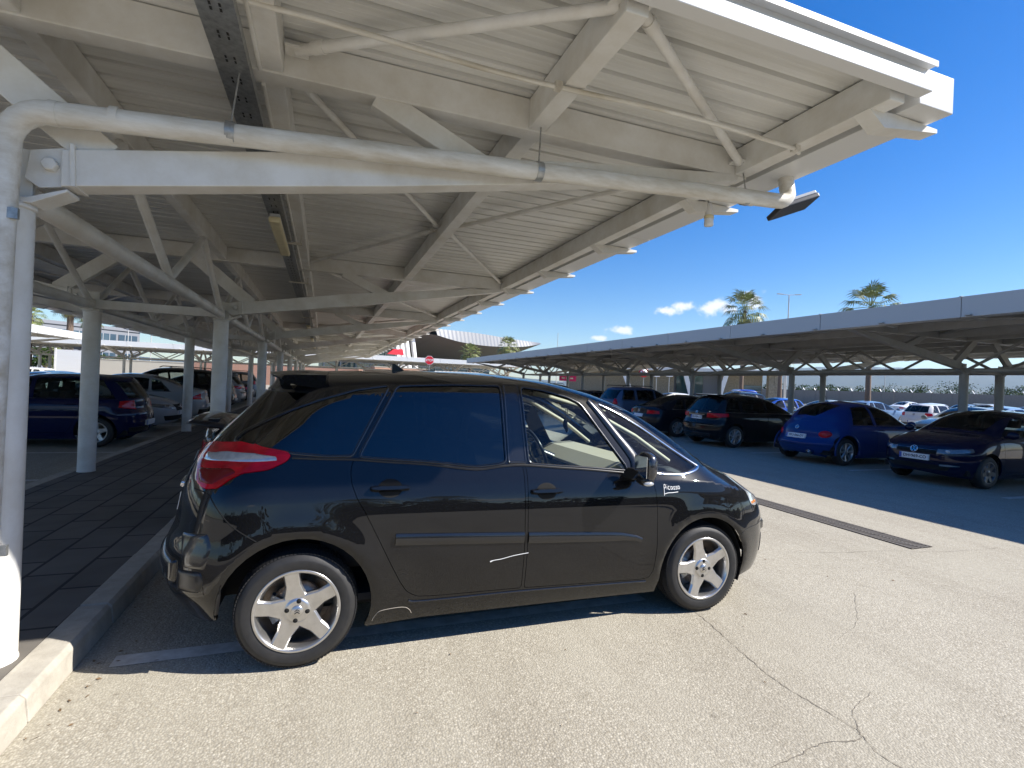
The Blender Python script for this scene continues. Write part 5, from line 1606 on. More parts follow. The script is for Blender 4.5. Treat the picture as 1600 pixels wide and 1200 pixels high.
def sedan_rear(badge='vw', text=None, wing=False, tri=False):
    def f(root, H):
        if tri: wrap_light(root, H, 'r', 'tail_light', .72, .90, .48, .30, 'lens_red', .735, .78)
        else: wrap_light(root, H, 'r', 'tail_light', .76, .90, .42, .26, 'lens_red', .78, .88)
        plate(root, H, 'r', .70 if not tri else .52, text)
        round_badge(root, H, 'r', .86, badge, .05)
        patch('bumper_trim', H, smooth_poly([(-.66, .42), (.66, .42), (.60, .28), (-.60, .28)], .02), 'trim_black', root, 'yz', thick=.010, end='r', step=.06)
        if wing:
            m = MB()
            vs = []; ys = np.linspace(-.72, .72, 13); fs = []
            for y in ys:
                q = (abs(y)/.72)**3
                vs += [(-.72, y, 1.105-.05*q), (-1.02, y, 1.150-.05*q), (-1.06, y, 1.135-.05*q), (-.72, y, 1.075-.05*q)]
            for i in range(12):
                for j in range(4): fs.append((i*4+j, i*4+(j+1) % 4, (i+1)*4+(j+1) % 4, (i+1)*4+j))
            fs += [(0, 1, 2, 3), (51, 50, 49, 48)]
            m.add(vs, fs, 0, True); m.box((-.9, -.55, 1.02), (-.8, -.50, 1.12)); m.box((-.9, .50, 1.02), (-.8, .55, 1.12)); m.build('spoiler', 'paint', root)
    return f
def sedan_front(badge='star'):
    def f(root, H):
        for o in wrap_light(root, H, 'f', 'headlight', .58, .70, .44, .46, 'lens_head', .67, .74, thick=.010): pass
        for sd in (-1, 1):
            for (y, z, q) in ((.54, .645, .042), (.64, .665, .035)):
                x = float(H.yz_to_x(y, z, 'f')); m = MB(); m.ball((x+.002, sd*y, z), (.02, q, q)); m.build('headlamp_lens', 'lens_clear', root)
        patch('grille', H, smooth_poly([(-.36, .70), (.36, .70), (.30, .54), (-.30, .54)], .03), 'void', root, 'yz', thick=.006, end='f', step=.05)
        patch('lower_grille', H, smooth_poly([(-.70, .42), (.70, .42), (.62, .29), (-.62, .29)], .03), 'void', root, 'yz', thick=.004, end='f', step=.06)
        plate(root, H, 'f', .48)
        round_badge(root, H, 'f', .64, badge, .06)
    return f
def suv_rear(badge='diamond'):
    def f(root, H):
        wrap_light(root, H, 'r', 'tail_light', .98, 1.20, .58, .16, 'lens_red', .98, 1.18)
        plate(root, H, 'r', .80); round_badge(root, H, 'r', 1.06, badge, .05)
        patch('bumper_trim', H, smooth_poly([(-.72, .56), (.72, .56), (.66, .34), (-.66, .34)], .02), 'trim_black', root, 'yz', thick=.012, end='r', step=.06)
        for sd in (-1, 1):
            m = MB(); m.path([(-.3, sd*.62, 1.665), (-.25, sd*.62, 1.72), (1.0, sd*.62, 1.735), (1.1, sd*.62, 1.69)], .016, 8); m.build('roof_rail', 'trim_black', root)
    return f
def suv_front(root, H):
    wrap_light(root, H, 'f', 'headlight', .80, .92, .46, .32, 'lens_clear', .84, .92)
    patch('grille', H, smooth_poly([(-.42, .90), (.42, .90), (.38, .70), (-.38, .70)], .03), 'void', root, 'yz', thick=.006, end='f', step=.06)
    plate(root, H, 'f', .56)
def plain_front(z=.64):
    def f(root, H):
        wrap_light(root, H, 'f', 'headlight', z-.05, z+.06, .44, .36, 'lens_clear', z, z+.08)
        patch('grille', H, smooth_poly([(-.38, z+.04), (.38, z+.04), (.34, z-.04), (-.34, z-.04)], .02), 'void', root, 'yz', thick=.006, end='f', step=.06)
        patch('lower_grille', H, smooth_poly([(-.6, .42), (.6, .42), (.55, .30), (-.55, .30)], .02), 'void', root, 'yz', thick=.004, end='f', step=.06)
        plate(root, H, 'f', .50)
    return f
def plain_rear(z=.85, zp=.70):
    def f(root, H):
        wrap_light(root, H, 'r', 'tail_light', z-.09, z+.08, .52, .2, 'lens_red')
        plate(root, H, 'r', zp)
    return f

def paint_all(o, c):
    o.color = (*c, 1)
    for ch in o.children: paint_all(ch, c)
def place(root, H_or_T, x_end, yc, heading, c, label, group=None, end='near', rz=0., name='parked_car'):
    """x_end: the X of the end nearest the driveway (rear if it drives away along `heading`, else its nose)"""
    root.name = name
    paint_all(root, c)
    tag(root, label, 'car', group)
    xr = float(H_or_T.xr(.5)); xf = float(H_or_T.xf(.5))
    if heading > 0:
        root.location = ((x_end-xr) if end == 'rear' else (x_end-xf), yc, 0); root.rotation_euler = (0, 0, rz)
    else:
        root.location = ((x_end+xr) if end == 'rear' else (x_end+xf), yc, 0); root.rotation_euler = (0, 0, PI+rz)
    return root

g1 = 'cars parked under the right hand carport'
NAVY = (.006, .009, .045); DBLUE = (.008, .012, .06); BLK = (.006, .006, .008); GRY = (.10, .11, .12); SIL = (.42, .43, .43); WHT = (.72, .72, .72); LBLU = (.22, .32, .45)
# right hand row, first seen ones with their own shape
hatchF, HH = build_car('hatch', 'alloy_dark', 7, 'plain', .045, rear=hatch_rear(), front=hatch_front('DH\u2022969-CO'))
place(hatchF, HH, 10.95, 3.72, -1, (.004, .006, .028), 'dark navy small hatchback facing the driveway, plate DH-969-CO', g1, 'front')
bt, HB = build_car('beetle', 'alloy', 8, 'thin', .045, rear=beetle_rear, front=beetle_front)
place(bt, HB, 10.90, 6.42, 1, (.006, .036, .17), 'bright blue rounded bubble shaped coupe with round red tail lights', g1, 'rear')
mp, HM = build_car('mpv', 'alloy', 10, 'thin', .045, rear=mpv_rear, front=plain_front(.66), extras=dict(chrome=1))
place(mp, HM, 10.62, 9.68, 1, BLK, 'black tall hatchback with long red tail lights and chrome tailgate strip', g1, 'rear')
sd1, HS = build_car('sedan', 'alloy', 10, 'thin', .05, rear=sedan_rear('vw', None), front=sedan_front('vw'), extras=dict(chrome=1))
place(sd1, HS, 10.55, 12.55, 1, (.005, .007, .012), 'black saloon with slim red tail lights left of the black tall hatchback', g1, 'rear')
sv, HV = build_car('suv', 'alloy', 5, 'plain', .05, rear=suv_rear(), front=suv_front)
place(sv, HV, 10.7, 15.3, 1, (.07, .10, .16), 'slate blue tall estate with dark rear window behind the black saloon', g1, 'rear')
# left side
hl2, _ = build_car('hatch', 'alloy', 5, 'plain', .045, rear=hatch_rear(), front=plain_front())
g2 = 'cars parked beyond the walkway on the left'
place(hl2, HH, -3.42, 10.2, -1, (.005, .009, .05), 'dark blue hatchback with big red tail light beyond the walkway', g2, 'rear')
sdf, _ = build_car('sedan', 'alloy', 5, 'plain', .05, rear=sedan_rear('star', None, False, True), front=sedan_front('star'))
place(sdf, HS, -3.5, 13.1, 1, (.40, .42, .45), 'white silver saloon with its headlight beside the second walkway post', g2, 'front')
sds = copy_tree(sdf); place(sds, HS, -3.4, 16.0, -1, (.36, .37, .37), 'silver saloon with a triangular red tail light', g2, 'rear')
# beside the black people carrier
swg, _ = build_car('sedan', 'alloy_dark', 5, 'plain', .05, rear=sedan_rear('vw', None, True), front=plain_front())
place(swg, HS, -1.16, 3.55, 1, (.02, .02, .024), 'dark grey coupe with a lip spoiler parked right behind the people carrier', 'cars parked under the near carport', 'rear')

def more(src, H, x, y, hd, c, label, group, end='rear', rz=0.):
    o = copy_tree(src); return place(o, H, x, y, hd, c, label, group, end, rz)
g0 = 'cars parked under the near carport'
more(hl2, HH, -.75, 6.4, 1, BLK, 'small black hatchback glimpsed past the dark grey coupe', g0)
more(sd1, HS, -.9, 9.2, 1, (.02, .025, .03), 'dark saloon third beyond the people carrier under the near carport', g0)
more(mp, HM, -.8, 12.0, 1, (.05, .05, .055), 'dark grey tall hatchback fourth beyond the people carrier', g0)
more(hl2, HH, -.8, 14.8, 1, (.2, .01, .012), 'dark red hatchback well beyond the people carrier', g0)
more(sd1, HS, -.9, 17.6, 1, SIL, 'silver saloon far along the near carport row', g0)
more(sv, HV, -.9, 23.2, 1, BLK, 'black off-roader far along the near carport row', g0)
more(hl2, HH, -.8, 31.5, 1, WHT, 'white hatchback at the far end of the near carport row', g0)
more(sv, HV, -3.4, 18.9, -1, BLK, 'black off-roader behind the silver saloon beyond the walkway', g2)
more(hl2, HH, -3.4, 21.7, -1, (.03, .03, .04), 'dark hatchback after the black off-roader beyond the walkway', g2)
more(mp, HM, -3.4, 24.5, -1, (.3, .31, .33), 'grey tall hatchback far along the walkway', g2)
more(sd1, HS, -3.4, 27.3, -1, BLK, 'black saloon far along the walkway', g2)
more(sv, HV, -3.4, 30.1, -1, (.25, .26, .28), 'grey off-roader farthest along the walkway', g2)
more(hl2, HH, -13.5, 16.8, -1, (.10, .11, .13), 'grey hatchback in the second row behind the blue hatchback', g2)
more(sd1, HS, -13.6, 20.0, -1, SIL, 'silver saloon below the white edged carport', g2)
more(hl2, HH, -13.5, 23.0, -1, BLK, 'black hatchback below the white edged carport', g2)
more(sv, HV, -13.6, 26.0, -1, (.05, .05, .06), 'dark off-roader below the white edged carport', g2)
more(mp, HM, -13.6, 29.0, -1, (.04, .05, .08), 'dark blue tall hatchback below the white edged carport', g2)
more(hl2, HH, -13.5, 32.0, -1, WHT, 'white hatchback below the white edged carport', g2)
more(hl2, HH, 10.8, 18.1, 1, (.012, .014, .018), 'near black hatchback left of the slate blue estate', g1)
more(sd1, HS, 10.7, 20.9, 1, (.01, .01, .012), 'black saloon two left of the slate blue estate', g1)
more(sv, HV, 10.8, 23.7, 1, (.008, .008, .01), 'black off-roader under the middle of the right carport', g1)
more(mp, HM, 10.8, 26.5, 1, (.02, .02, .025), 'dark tall hatchback towards the far end of the right carport', g1)
more(sv, HV, 10.8, 29.3, 1, (.01, .01, .012), 'black off-roader towards the far end of the right carport', g1)
more(hl2, HH, 10.8, 32.1, 1, (.3, .3, .32), 'silver hatchback towards the far end of the right carport', g1)
more(sd1, HS, 10.8, 35.0, 1, (.03, .03, .03), 'dark saloon farthest along the right carport', g1)
g3 = 'cars in the sunny far car park'
for (src, H, x, y, hd, end, c, l) in (
    (hl2, HH, 19.4, 5.7, -1, 'front', (.18, .20, .22), 'grey hatchback facing us behind the blue bubble coupe'),
    (sd1, HS, 19.4, 8.6, -1, 'front', (.30, .36, .42), 'pale blue saloon behind the bubble coupe roof'),
    (mp, HM, 19.4, 2.9, -1, 'front', (.35, .37, .40), 'silver tall hatchback behind the navy hatchback'),
    (sd1, HS, 19.4, 14.2, -1, 'front', (.42, .46, .50), 'silver blue saloon seen past the black tall hatchback'),
    (hl2, HH, 19.4, 17.0, -1, 'front', (.02, .08, .42), 'vivid blue hatchback behind the second carport posts'),
    (sv, HV, 19.4, 19.8, -1, 'front', (.02, .03, .05), 'dark off-roader beyond the slate blue estate'),
    (hl2, HH, 19.4, 25.4, -1, 'front', WHT, 'white hatchback beyond the far posts of the right carport'),
    (sd1, HS, 30, 5.2, 1, 'rear', (.45, .47, .50), 'silver saloon in the sun left of the navy hatchback roof'),
    (mp, HM, 30, 8.4, 1, 'rear', (.55, .57, .60), 'pale silver tall hatchback in the sunny lot'),
    (sd1, HS, 30, 12.6, 1, 'rear', (.24, .34, .48), 'light blue saloon in the sunny lot by the palm trunk'),
    (hl2, HH, 30, 15.6, 1, 'rear', (.60, .60, .60), 'white hatchback in the sunny lot left of the palm trunk'),
    (hl2, HH, 30, 19.0, 1, 'rear', (.12, .2, .34), 'steel blue hatchback in the sunny lot by the stone pillar'),
    (sd1, HS, 38, 8.8, -1, 'front', WHT, 'white saloon in the middle of the sunny lot'),
    (hl2, HH, 38, 12.5, -1, 'front', (.40, .42, .45), 'silver hatchback in the middle of the sunny lot'),
    (sd1, HS, 38, 16.8, -1, 'front', (.30, .38, .48), 'pale blue saloon in the middle of the sunny lot'),
    (hl2, HH, 38, 21.0, -1, 'front', WHT, 'white hatchback in the middle of the sunny lot'),
    (sv, HV, 44, 5.6, 1, 'rear', (.10, .14, .22), 'dark blue off-roader far back in the sunny lot'),
    (mp, HM, 44, 20.0, 1, 'rear', (.50, .52, .55), 'silver tall hatchback far back in the sunny lot'),
    (hl2, HH, 52, 22.0, -1, 'front', WHT, 'white hatchback far back near the perimeter fence'),
    (sd1, HS, 52, 26.5, -1, 'front', (.2, .3, .42), 'blue saloon far back near the perimeter fence'),
    (sd1, HS, 52, 31.0, 1, 'rear', WHT, 'white saloon far back near the perimeter fence')):
    more(src, H, x, y, hd, c, l, g3, end)
vn, HN = build_car('van', 'alloy', 5, 'plain', .07, rear=plain_rear(1.1, .8), front=plain_front(.86))
place(vn, HN, 46, 14.3, 1, (.78, .78, .76), 'boxy white van in front of the perimeter fence', g3, 'rear', R(70))
o = copy_tree(vn); place(o, HN, 33, 1.2, 1, (.62, .66, .72), 'pale silver van behind the rightmost carport post', g3, 'rear', R(8))
o = copy_tree(vn); place(o, HN, 33, 31.5, 1, (.015, .07, .45), 'bright blue van beyond the black tall hatchback roof', g3, 'rear', R(60))

# ------------------------------------------------------------------ beyond the rows
def at(px, py, d):
    """world point seen at (px, py) of the photograph at depth d metres"""
    return CAMLOC + fw*d + r3*((px-800)/802.6*d) - u3*((py-600)/802.6*d)
def rnd(a, b): return random.uniform(a, b)

def fan_palm(label, x, y, h, cr, group=None, lean=(0, 0), n=38, seed=1, trunk_r=.17, skirt=True):
    random.seed(seed)
    root = empty('palm_tree', (x, y, 0)); tag(root, label, 'palm tree', group)
    m = MB(); pts = []; rs = []
    k = 14
    for i in range(k+1):
        t = i/k; pts.append((lean[0]*t*t, lean[1]*t*t, h*t)); rs.append(trunk_r*(1.25-.5*t+.04*(i % 2)) if t < .9 else trunk_r*.95)
    m.path(pts, rs, 12); m.build('trunk', 'bark', root)
    top = Vector(pts[-1])
    def leaf(mb, az, el, L, droop):
        d = Vector((math.cos(az)*math.cos(el), math.sin(az)*math.cos(el), math.sin(el)))
        p1 = top+d*L*.55+Vector((0, 0, -droop*.2*L))
        mb.beam(top+d*.1, p1, .03, .02)
        f = (d+Vector((0, 0, -droop*.5))).normalized(); s = f.cross(Vector((0, 0, 1)))
        if s.length < .1: s = Vector((1, 0, 0))
        s.normalize(); nn = s.cross(f)
        nb = 13
        for j in range(nb):
            a = (j/(nb-1)-.5)*2.5
            dr = f*math.cos(a)+s*math.sin(a); LL = L*.55*(1-.25*abs(a)/1.25)*rnd(.85, 1.1)
            q0 = p1; q1 = p1+dr*LL*.55+nn*.05*LL; q2 = p1+dr*LL+Vector((0, 0, -.34*LL*(droop+.45)))
            w = dr.cross(nn)*.042*L*.5
            mb.add([q0, q1-w, q1+w], [(0, 1, 2)]); mb.add([q1-w, q2, q1+w], [(0, 1, 2)])
    g = MB(); dd = MB()
    for i in range(n):
        t = i/n
        el = R(80)-t*R(125)+rnd(-.12, .12)
        leaf(g, i*2.39996+rnd(-.2, .2), el, cr*rnd(.85, 1.12), .25+t*.9)
    g.build('crown', 'frond', root, fix=False)
    if skirt:
        for i in range(22): leaf(dd, i*2.39996, -R(55)-rnd(0, .5), cr*rnd(.6, .85), 1.0)
        dd.build('dead_fronds', 'frond_dead', root, fix=False)
    return root
gp = 'fan palms round the car park'
a = at(1163, 480, 52); fan_palm('taller bushy palm over the right carport roof, left of the lamp post', a.x, a.y, a.z-.3, 2.6, gp, (.2, .1), seed=3)
a = at(1362, 470, 34); fan_palm('palm with its crown half hidden by the right carport roof', a.x, a.y, a.z-.4, 2.0, gp, (.1, .1), seed=5, trunk_r=.15)
a = at(735, 549, 62); fan_palm('small palm in front of the terminal, left of its neighbour', a.x, a.y, a.z-.2, 1.55, gp, seed=8)
a = at(795, 539, 68); fan_palm('small spiky palm at the right end of the terminal roof', a.x, a.y, a.z-.2, 1.8, gp, seed=9)
a = at(70, 486, 42); fan_palm('palm left of the walkway post, crown cut by the near post', a.x-.9, a.y, a.z-.4, 1.1, gp, seed=11)
a = at(110, 500, 60); fan_palm('tall thick trunked palm before the office building', a.x, a.y, a.z+2.2, 2.0, gp, seed=12, trunk_r=.34)
a = at(143, 496, 52); fan_palm('palm peeping out either side of the first walkway post', a.x, a.y, a.z-.2, 1.15, gp, seed=13)
a = at(93, 560, 50); fan_palm('short palm under the white edged carport on the left', a.x, a.y, 2.4, 1.3, gp, seed=14, n=30)
a = at(1207, 556, 46); fan_palm('short palm by the stone pillar of the kiosk', a.x+1, a.y, 5.2, 1.3, gp, seed=15, n=30)

# street lamps and thin masts
def lamp_post(label, x, y, h, arms=True, r=.09):
    root = empty('street_lamp' if arms else 'mast', (x, y, 0)); tag(root, label, 'street lamp' if arms else 'mast')
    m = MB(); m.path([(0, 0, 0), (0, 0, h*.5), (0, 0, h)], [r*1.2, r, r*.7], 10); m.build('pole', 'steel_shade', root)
    if arms:
        d = Vector((r3.x, r3.y, 0)).normalized()
        m = MB(); m.path([tuple(d*-1.0+Vector((0, 0, h+.06))), (0, 0, h), tuple(d*1.0+Vector((0, 0, h+.06)))], .04, 8); m.build('arm', 'steel_shade', root)
        for s in (-1, 1):
            m = MB(); m.beam(d*(s*.85)+Vector((0, 0, h+.08)), d*(s*1.75)+Vector((0, 0, h+.12)), .3, .10); m.build('lamp_head', 'grey_plastic', root, .02)
    else:
        m = MB(); m.ball((0, 0, h+.03), r*.9); m.build('cap', 'grey_plastic', root)
for (x, y, d, l, ar, r) in ((1233, 461, 75, 'double armed street lamp behind the right carport', True, .10), (872, 521, 120, 'far slim lamp mast left of the small cloud', False, .08), (1091, 548, 80, 'slim mast just right of the terminal', False, .07),
                         (1227, 560, 70, 'thin mast beside the stone pillar of the kiosk', False, .09), (1384, 560, 90, 'thin mast between the right carport posts', False, .05), (201, 508, 85, 'thin white mast in front of the office glass', False, .07), (237, 514, 90, 'thin mast right of the office building', False, .07)):
    a = at(x, y, d); lamp_post(l, a.x, a.y, a.z, ar, r)

# signs
def sign_post(label, p, parts):
    root = empty('road_sign', (p.x, p.y, 0)); tag(root, label, 'sign')
    m = MB(); m.path([(0, .03, 0), (0, .03, p.z+.3)], .035, 10); m.build('pole', 'galv', root)
    parts(root, p.z)
    root.rotation_euler = (0, 0, math.atan2(p.x-CAMLOC.x, p.y-CAMLOC.y)*-.6)
def octa(root, z):
    c = [(.40*math.cos(R(22.5+45*k)), z+.40*math.sin(R(22.5+45*k))) for k in range(8)]
    m = MB(); m.prism(c, -.012, 0); f = m.build('sign_border', 'white_paint', root)
    c = [(.37*math.cos(R(22.5+45*k)), z+.37*math.sin(R(22.5+45*k))) for k in range(8)]
    m = MB(); m.prism(c, -.018, -.0125); f = m.build('sign_face', 'signred', root)
    text_mesh('STOP', .27, 'lettering', 'white_paint', f, .002, frame_mat((0, -.022, z), (1, 0, 0), (0, 0, 1)), 0, .004)
sign_post('red octagonal STOP sign on a pole at the end of the driveway', at(671, 563, 43.5), octa)
def roundsign(root, z):
    m = MB(); m.lathe([(0, -.012), (.42, -.012), (.42, 0)], 'y', 28, c=(0, 0, z)); m.build('sign_border', 'signred', root)
    m = MB(); m.lathe([(0, -.018), (.31, -.018), (.31, -.0125)], 'y', 28, c=(0, 0, z)); f = m.build('sign_face', 'white_paint', root)
    m = MB(); m.box((-.14, -.024, z+.02), (-.02, -.0185, z+.12)); m.box((.02, -.024, z+.02), (.14, -.0185, z+.12)); m.box((-.10, -.024, z-.12), (.10, -.0185, z-.04)); m.build('sign_symbol', 'ink', f)
    m = MB(); m.beam((-.24, -.026, z+.24), (.24, -.026, z-.24), .008, .06, (0, 0, 1)); m.build('sign_bar', 'signred', f)
sign_post('round red and white prohibition sign beyond the right carport', at(1006, 582, 45), roundsign)
def panel(w, h, m_):
    def f(root, z):
        m = MB(); m.box((-w/2, -.02, z-h/2), (w/2, 0, z+h/2)); fc = m.build('sign_face', m_, root, .006)
        m = MB()
        for k in range(3): m.box((-w*.36+k*w*.25, -.024, z-h*.12), (-w*.36+k*w*.25+w*.18, -.0205, z+h*.14))
        m.build('sign_mark', 'white_paint' if m_ != 'white_paint' else 'ink', fc)
    return f
sign_post('small pink rectangular sign above the dark cars', at(887, 591, 45), panel(1.5, .5, 'signpink'))
sign_post('white rectangular sign right of the round prohibition sign', at(1026, 585, 45.2), panel(.55, .42, 'white_paint'))
sign_post('second white rectangular sign, by the carport post', at(1046, 585, 46), panel(.6, .4, 'white_paint'))
a = at(112, 563, 37)
root = empty('billboard', (a.x, a.y, 0)); tag(root, 'blank white billboard between the left posts', 'billboard')
m = MB(); m.box((-.9, -.03, 1.1), (.9, .03, 2.75)); m.build('board', 'fascia_white', root, .01)
for s in (-1, 1):
    m = MB(); m.box((s*.95-.05, -.05, 0), (s*.95+.05, .05, 2.85)); m.build('post', 'steel', root)
m = MB(); m.box((.1, -.06, 2.80), (.9, .0, 3.0)); m.build('header_sign', 'dark_plastic', root)

# airport terminal: crescent fascia of vertical metal panels over a dark soffit, leaning white columns
A = at(655, 560, 116); B = at(846, 560, 150)
ax = Vector((B.x-A.x, B.y-A.y, 0)); LT = ax.length; ax.normalize(); bx = Vector((-ax.y, ax.x, 0))
root = empty('terminal_building', (A.x, A.y, 0)); tag(root, 'airport terminal with a sagging curved metal roof edge and leaning white columns', 'building')
root.rotation_euler = (0, 0, math.atan2(ax.y, ax.x))
def uz(px, py):
    # intersect the sight line with the facade plane
    d0 = fw+r3*((px-800)/802.6)-u3*((py-600)/802.6)
    t = (Vector((A.x, A.y, 0))-CAMLOC).dot(bx)/d0.dot(bx); p = CAMLOC+d0*t
    return (p-Vector((A.x, A.y, 0))).dot(ax), p.z
low = spline([uz(681, 524), uz(700, 530), uz(720, 535), uz(752, 540), uz(785, 542), uz(817, 541.5), uz(843, 537.5)], 8)
hi_ = spline([uz(681, 513.5), uz(720, 517.5), uz(752, 521.5), uz(800, 529.5), uz(845, 536)], 12)
m = MB()
us = np.linspace(low[0][0], low[-1][0], 60); lz = np.interp(us, *zip(*low)); hz = np.interp(us, *zip(*hi_))
vs = []; fs = []
for i, (u, a_, b_) in enumerate(zip(us, lz, hz)):
    w = .08 if i % 2 else 0
    vs += [(u, -.6-w, a_), (u, .15-w, max(b_, a_+.1)), (u, 8, b_+.4), (u, 14, max(7.2, a_-2.5))]
for i in range(59):
    for j in range(3): fs.append((i*4+j, i*4+j+1, (i+1)*4+j+1, (i+1)*4+j))
m.add(vs, fs); m.build('roof_fascia', 'terminal_metal', root)
m = MB(); vs = []; fs = []
for i, (u, a_) in enumerate(zip(us, lz)): vs += [(u, -.55, a_-.02), (u, 14, max(7.0, a_-4.0))]
us2 = np.linspace(-60, us[0], 12)
for i in range(59): fs.append((2*i, 2*i+1, 2*i+3, 2*i+2))
m.add(vs, fs); m.add([(-16, -.5, lz[0]-.02+1), (us[0], -.5, lz[0]-.02), (us[0], 14, 8.3), (-16, 14, 8.3)], [(0, 1, 2, 3)])
m.build('soffit', 'terminal_soffit', root)
m = MB(); m.box((-16, 13.9, 0), (us[-1]-6, 15, 8.4)); w_ = m.build('glass_wall', 'terminal_glass', root)
m = MB()
for k in range(12): m.box((-15.5+k*4.0, 13.7, 0), (-15.3+k*4.0, 13.89, 8.2))
m.box((-16, 13.65, 5.0), (us[-1]-6, 13.69, 5.3)); m.build('mullion', 'grey_plastic', w_)
for px in (626, 634, 642, 652):
    u, z = uz(px, 532); u2, z2 = uz(px+7, 566)
    m = MB(); m.beam((u, 2.0, z+1.5), (u2, 1.0, 0), .75, .75); m.build('leaning_column', 'white_paint', root)
u, z = uz(620, 548); m = MB(); m.prism([(u-3, z-.9), (u+1.2, z-.9), (u+.8, z+.4), (u-1.5, z+.2)], -1, -.6); m.build('red_sign', 'signred', root)
u, z = uz(668, 561); m = MB(); m.box((u-4, -1.6, z-1.0), (u+18, -1.2, z+.1)); m.build('red_band', 'signred', root)

# office block on the left
A2 = at(40, 560, 88); B2 = at(217, 560, 106)
ax2 = Vector((B2.x-A2.x, B2.y-A2.y, 0)); L2 = ax2.length
root = empty('office_building', (A2.x, A2.y, 0)); tag(root, 'grey office building with dark window bands and a red rooftop sign', 'building')
root.rotation_euler = (0, 0, math.atan2(ax2.y, ax2.x))
m = MB(); m.box((-25, 0, 0), (L2, 14, 9.3)); m.build('wall', 'office', root)
m = MB(); m.box((-24, -.25, 9.0), (L2+.3, -.01, 9.6)); m.build('parapet', 'office', root)
for k in range(12):
    x0 = -22+k*4.1
    if x0+3.7 > L2: break
    for z0_ in (5.9, 2.2):
        m = MB(); m.box((x0, -.12, z0_), (x0+3.6, -.01, z0_+2.3)); w_ = m.build('window', 'office_glass', root)
        m = MB()
        for j in (1.2, 2.4): m.box((x0+j-.04, -.16, z0_), (x0+j+.04, -.125, z0_+2.3))
        m.build('mullion', 'grey_plastic', w_)
m = MB()
sx = L2*.68
pts = spline([(sx, -.4, 10.1), (sx+.8, -.4, 10.8), (sx+1.4, -.4, 10.0), (sx+2.2, -.4, 10.6), (sx+3.0, -.4, 9.9), (sx+3.8, -.4, 10.4), (sx+5.2, -.4, 10.0)], 6)
m.path(pts, .28, 6); m.build('red_sign', 'signred', root)

# kiosk building beyond the right carport: white slab roof, slanted white struts, brown wall, stone pillar
A3 = at(985, 600, 66); B3 = at(1222, 600, 62)
ax3 = Vector((B3.x-A3.x, B3.y-A3.y, 0)); L3 = ax3.length
root = empty('kiosk_building', (A3.x, A3.y, 0)); tag(root, 'low kiosk building with white slab roof, slanted white struts and stone pillar', 'building')
root.rotation_euler = (0, 0, math.atan2(ax3.y, ax3.x))
m = MB(); m.box((-8, -2.5, 4.0), (L3-1.0, 8, 4.45)); m.build('roof', 'fascia_white', root, .05)
m = MB(); m.box((-8, 0, 0), (L3*.30, 7, 3.99)); m.box((L3*.62, 0, 0), (L3-2.2, 7, 3.99)); m.build('wall', 'stone', root)
m = MB(); m.box((L3*.30, 1.2, 0), (L3*.62, 7, 3.99)); m.build('back_wall', 'office', root)
m = MB(); m.box((L3*.32, 1.0, .4), (L3*.50, 1.19, 3.6)); m.build('window', 'terminal_glass', root)
m = MB(); m.box((L3*.76, -.12, 0), (L3*.87, -.01, 2.6)); m.build('door', 'office_glass', root)
for (x0, x1) in ((L3*.36, L3*.42), (L3*.63, L3*.57), (-1, .6)):
    m = MB(); m.beam((x0, -2.0, 3.99), (x1, -2.0, 0), .5, .25, (0, 1, 0)); m.build('slanted_strut', 'white_paint', root)
m = MB()
for k in range(9):
    for j in range(2):
        w = rnd(.5, .62); x = L3-1.9+j*.6; m.box((x, -1.8+rnd(-.05, .05), k*.44), (x+w, -.6, k*.44+.42))
m.build('stone_pillar', 'stone', root)
# pale wall and brick building behind the left rows
for (px0, px1, d, z1, mt, lab) in ((150, 300, 66, 2.6, 'plaster', 'long cream wall far behind the left carports'), (300, 560, 74, 3.0, 'brick', 'low brick coloured building seen past the far posts'), (585, 668, 72, 3.2, 'brick', 'low brick coloured building under the stop sign')):
    a = at(px0, 590, d); b = at(px1, 590, d+4); v = Vector((b.x-a.x, b.y-a.y, 0))
    root = empty('wall' if mt == 'plaster' else 'brick_building', (a.x, a.y, 0)); root.rotation_euler = (0, 0, math.atan2(v.y, v.x)); tag(root, lab, 'wall' if mt == 'plaster' else 'building')
    m = MB(); m.box((0, 0, 0), (v.length, .4 if mt == 'plaster' else 6, z1)); m.build('wall_face', mt, root)
    m = MB(); m.box((-.05, -.05, z1+.002), (v.length+.05, .45 if mt == 'plaster' else 6.05, z1+.12)); m.build('coping', 'kerb_stone', root)

# perimeter fence with Y shaped arms
def fence(p, q, h, label):
    v = Vector((q[0]-p[0], q[1]-p[1], 0)); L = v.length
    root = empty('perimeter_fence', (p[0], p[1], 0)); root.rotation_euler = (0, 0, math.atan2(v.y, v.x)); tag(root, label, 'fence')
    m = MB(); m.box((0, -.02, .05), (L, .02, h)); m.build('fence_panel', 'fence_grey', root)
    n = int(L/3.0); ps = None
    for k in range(n+1):
        if ps is None:
            m = MB(); m.box((-.05, -.05, 0), (.05, .05, h)); ps = m.build('post', 'fence_grey', root)
            m = MB(); m.beam((0, 0, h), (-.32, -.05, h+.45), .07, .07); m.beam((0, 0, h), (.32, .05, h+.45), .07, .07); pa = m.build('fence_arm', 'white_paint', root)
        else:
            dup(ps, root, (k*3.0, 0, 0)); dup(pa, root, (k*3.0, 0, 0))
fence((96, 104), (84, 52), 2.75, 'far stretch of brown perimeter fence topped with white Y shaped arms')
fence((84, 51.9), (76, 12), 2.75, 'nearer stretch of brown perimeter fence on the far right, white Y shaped arms')

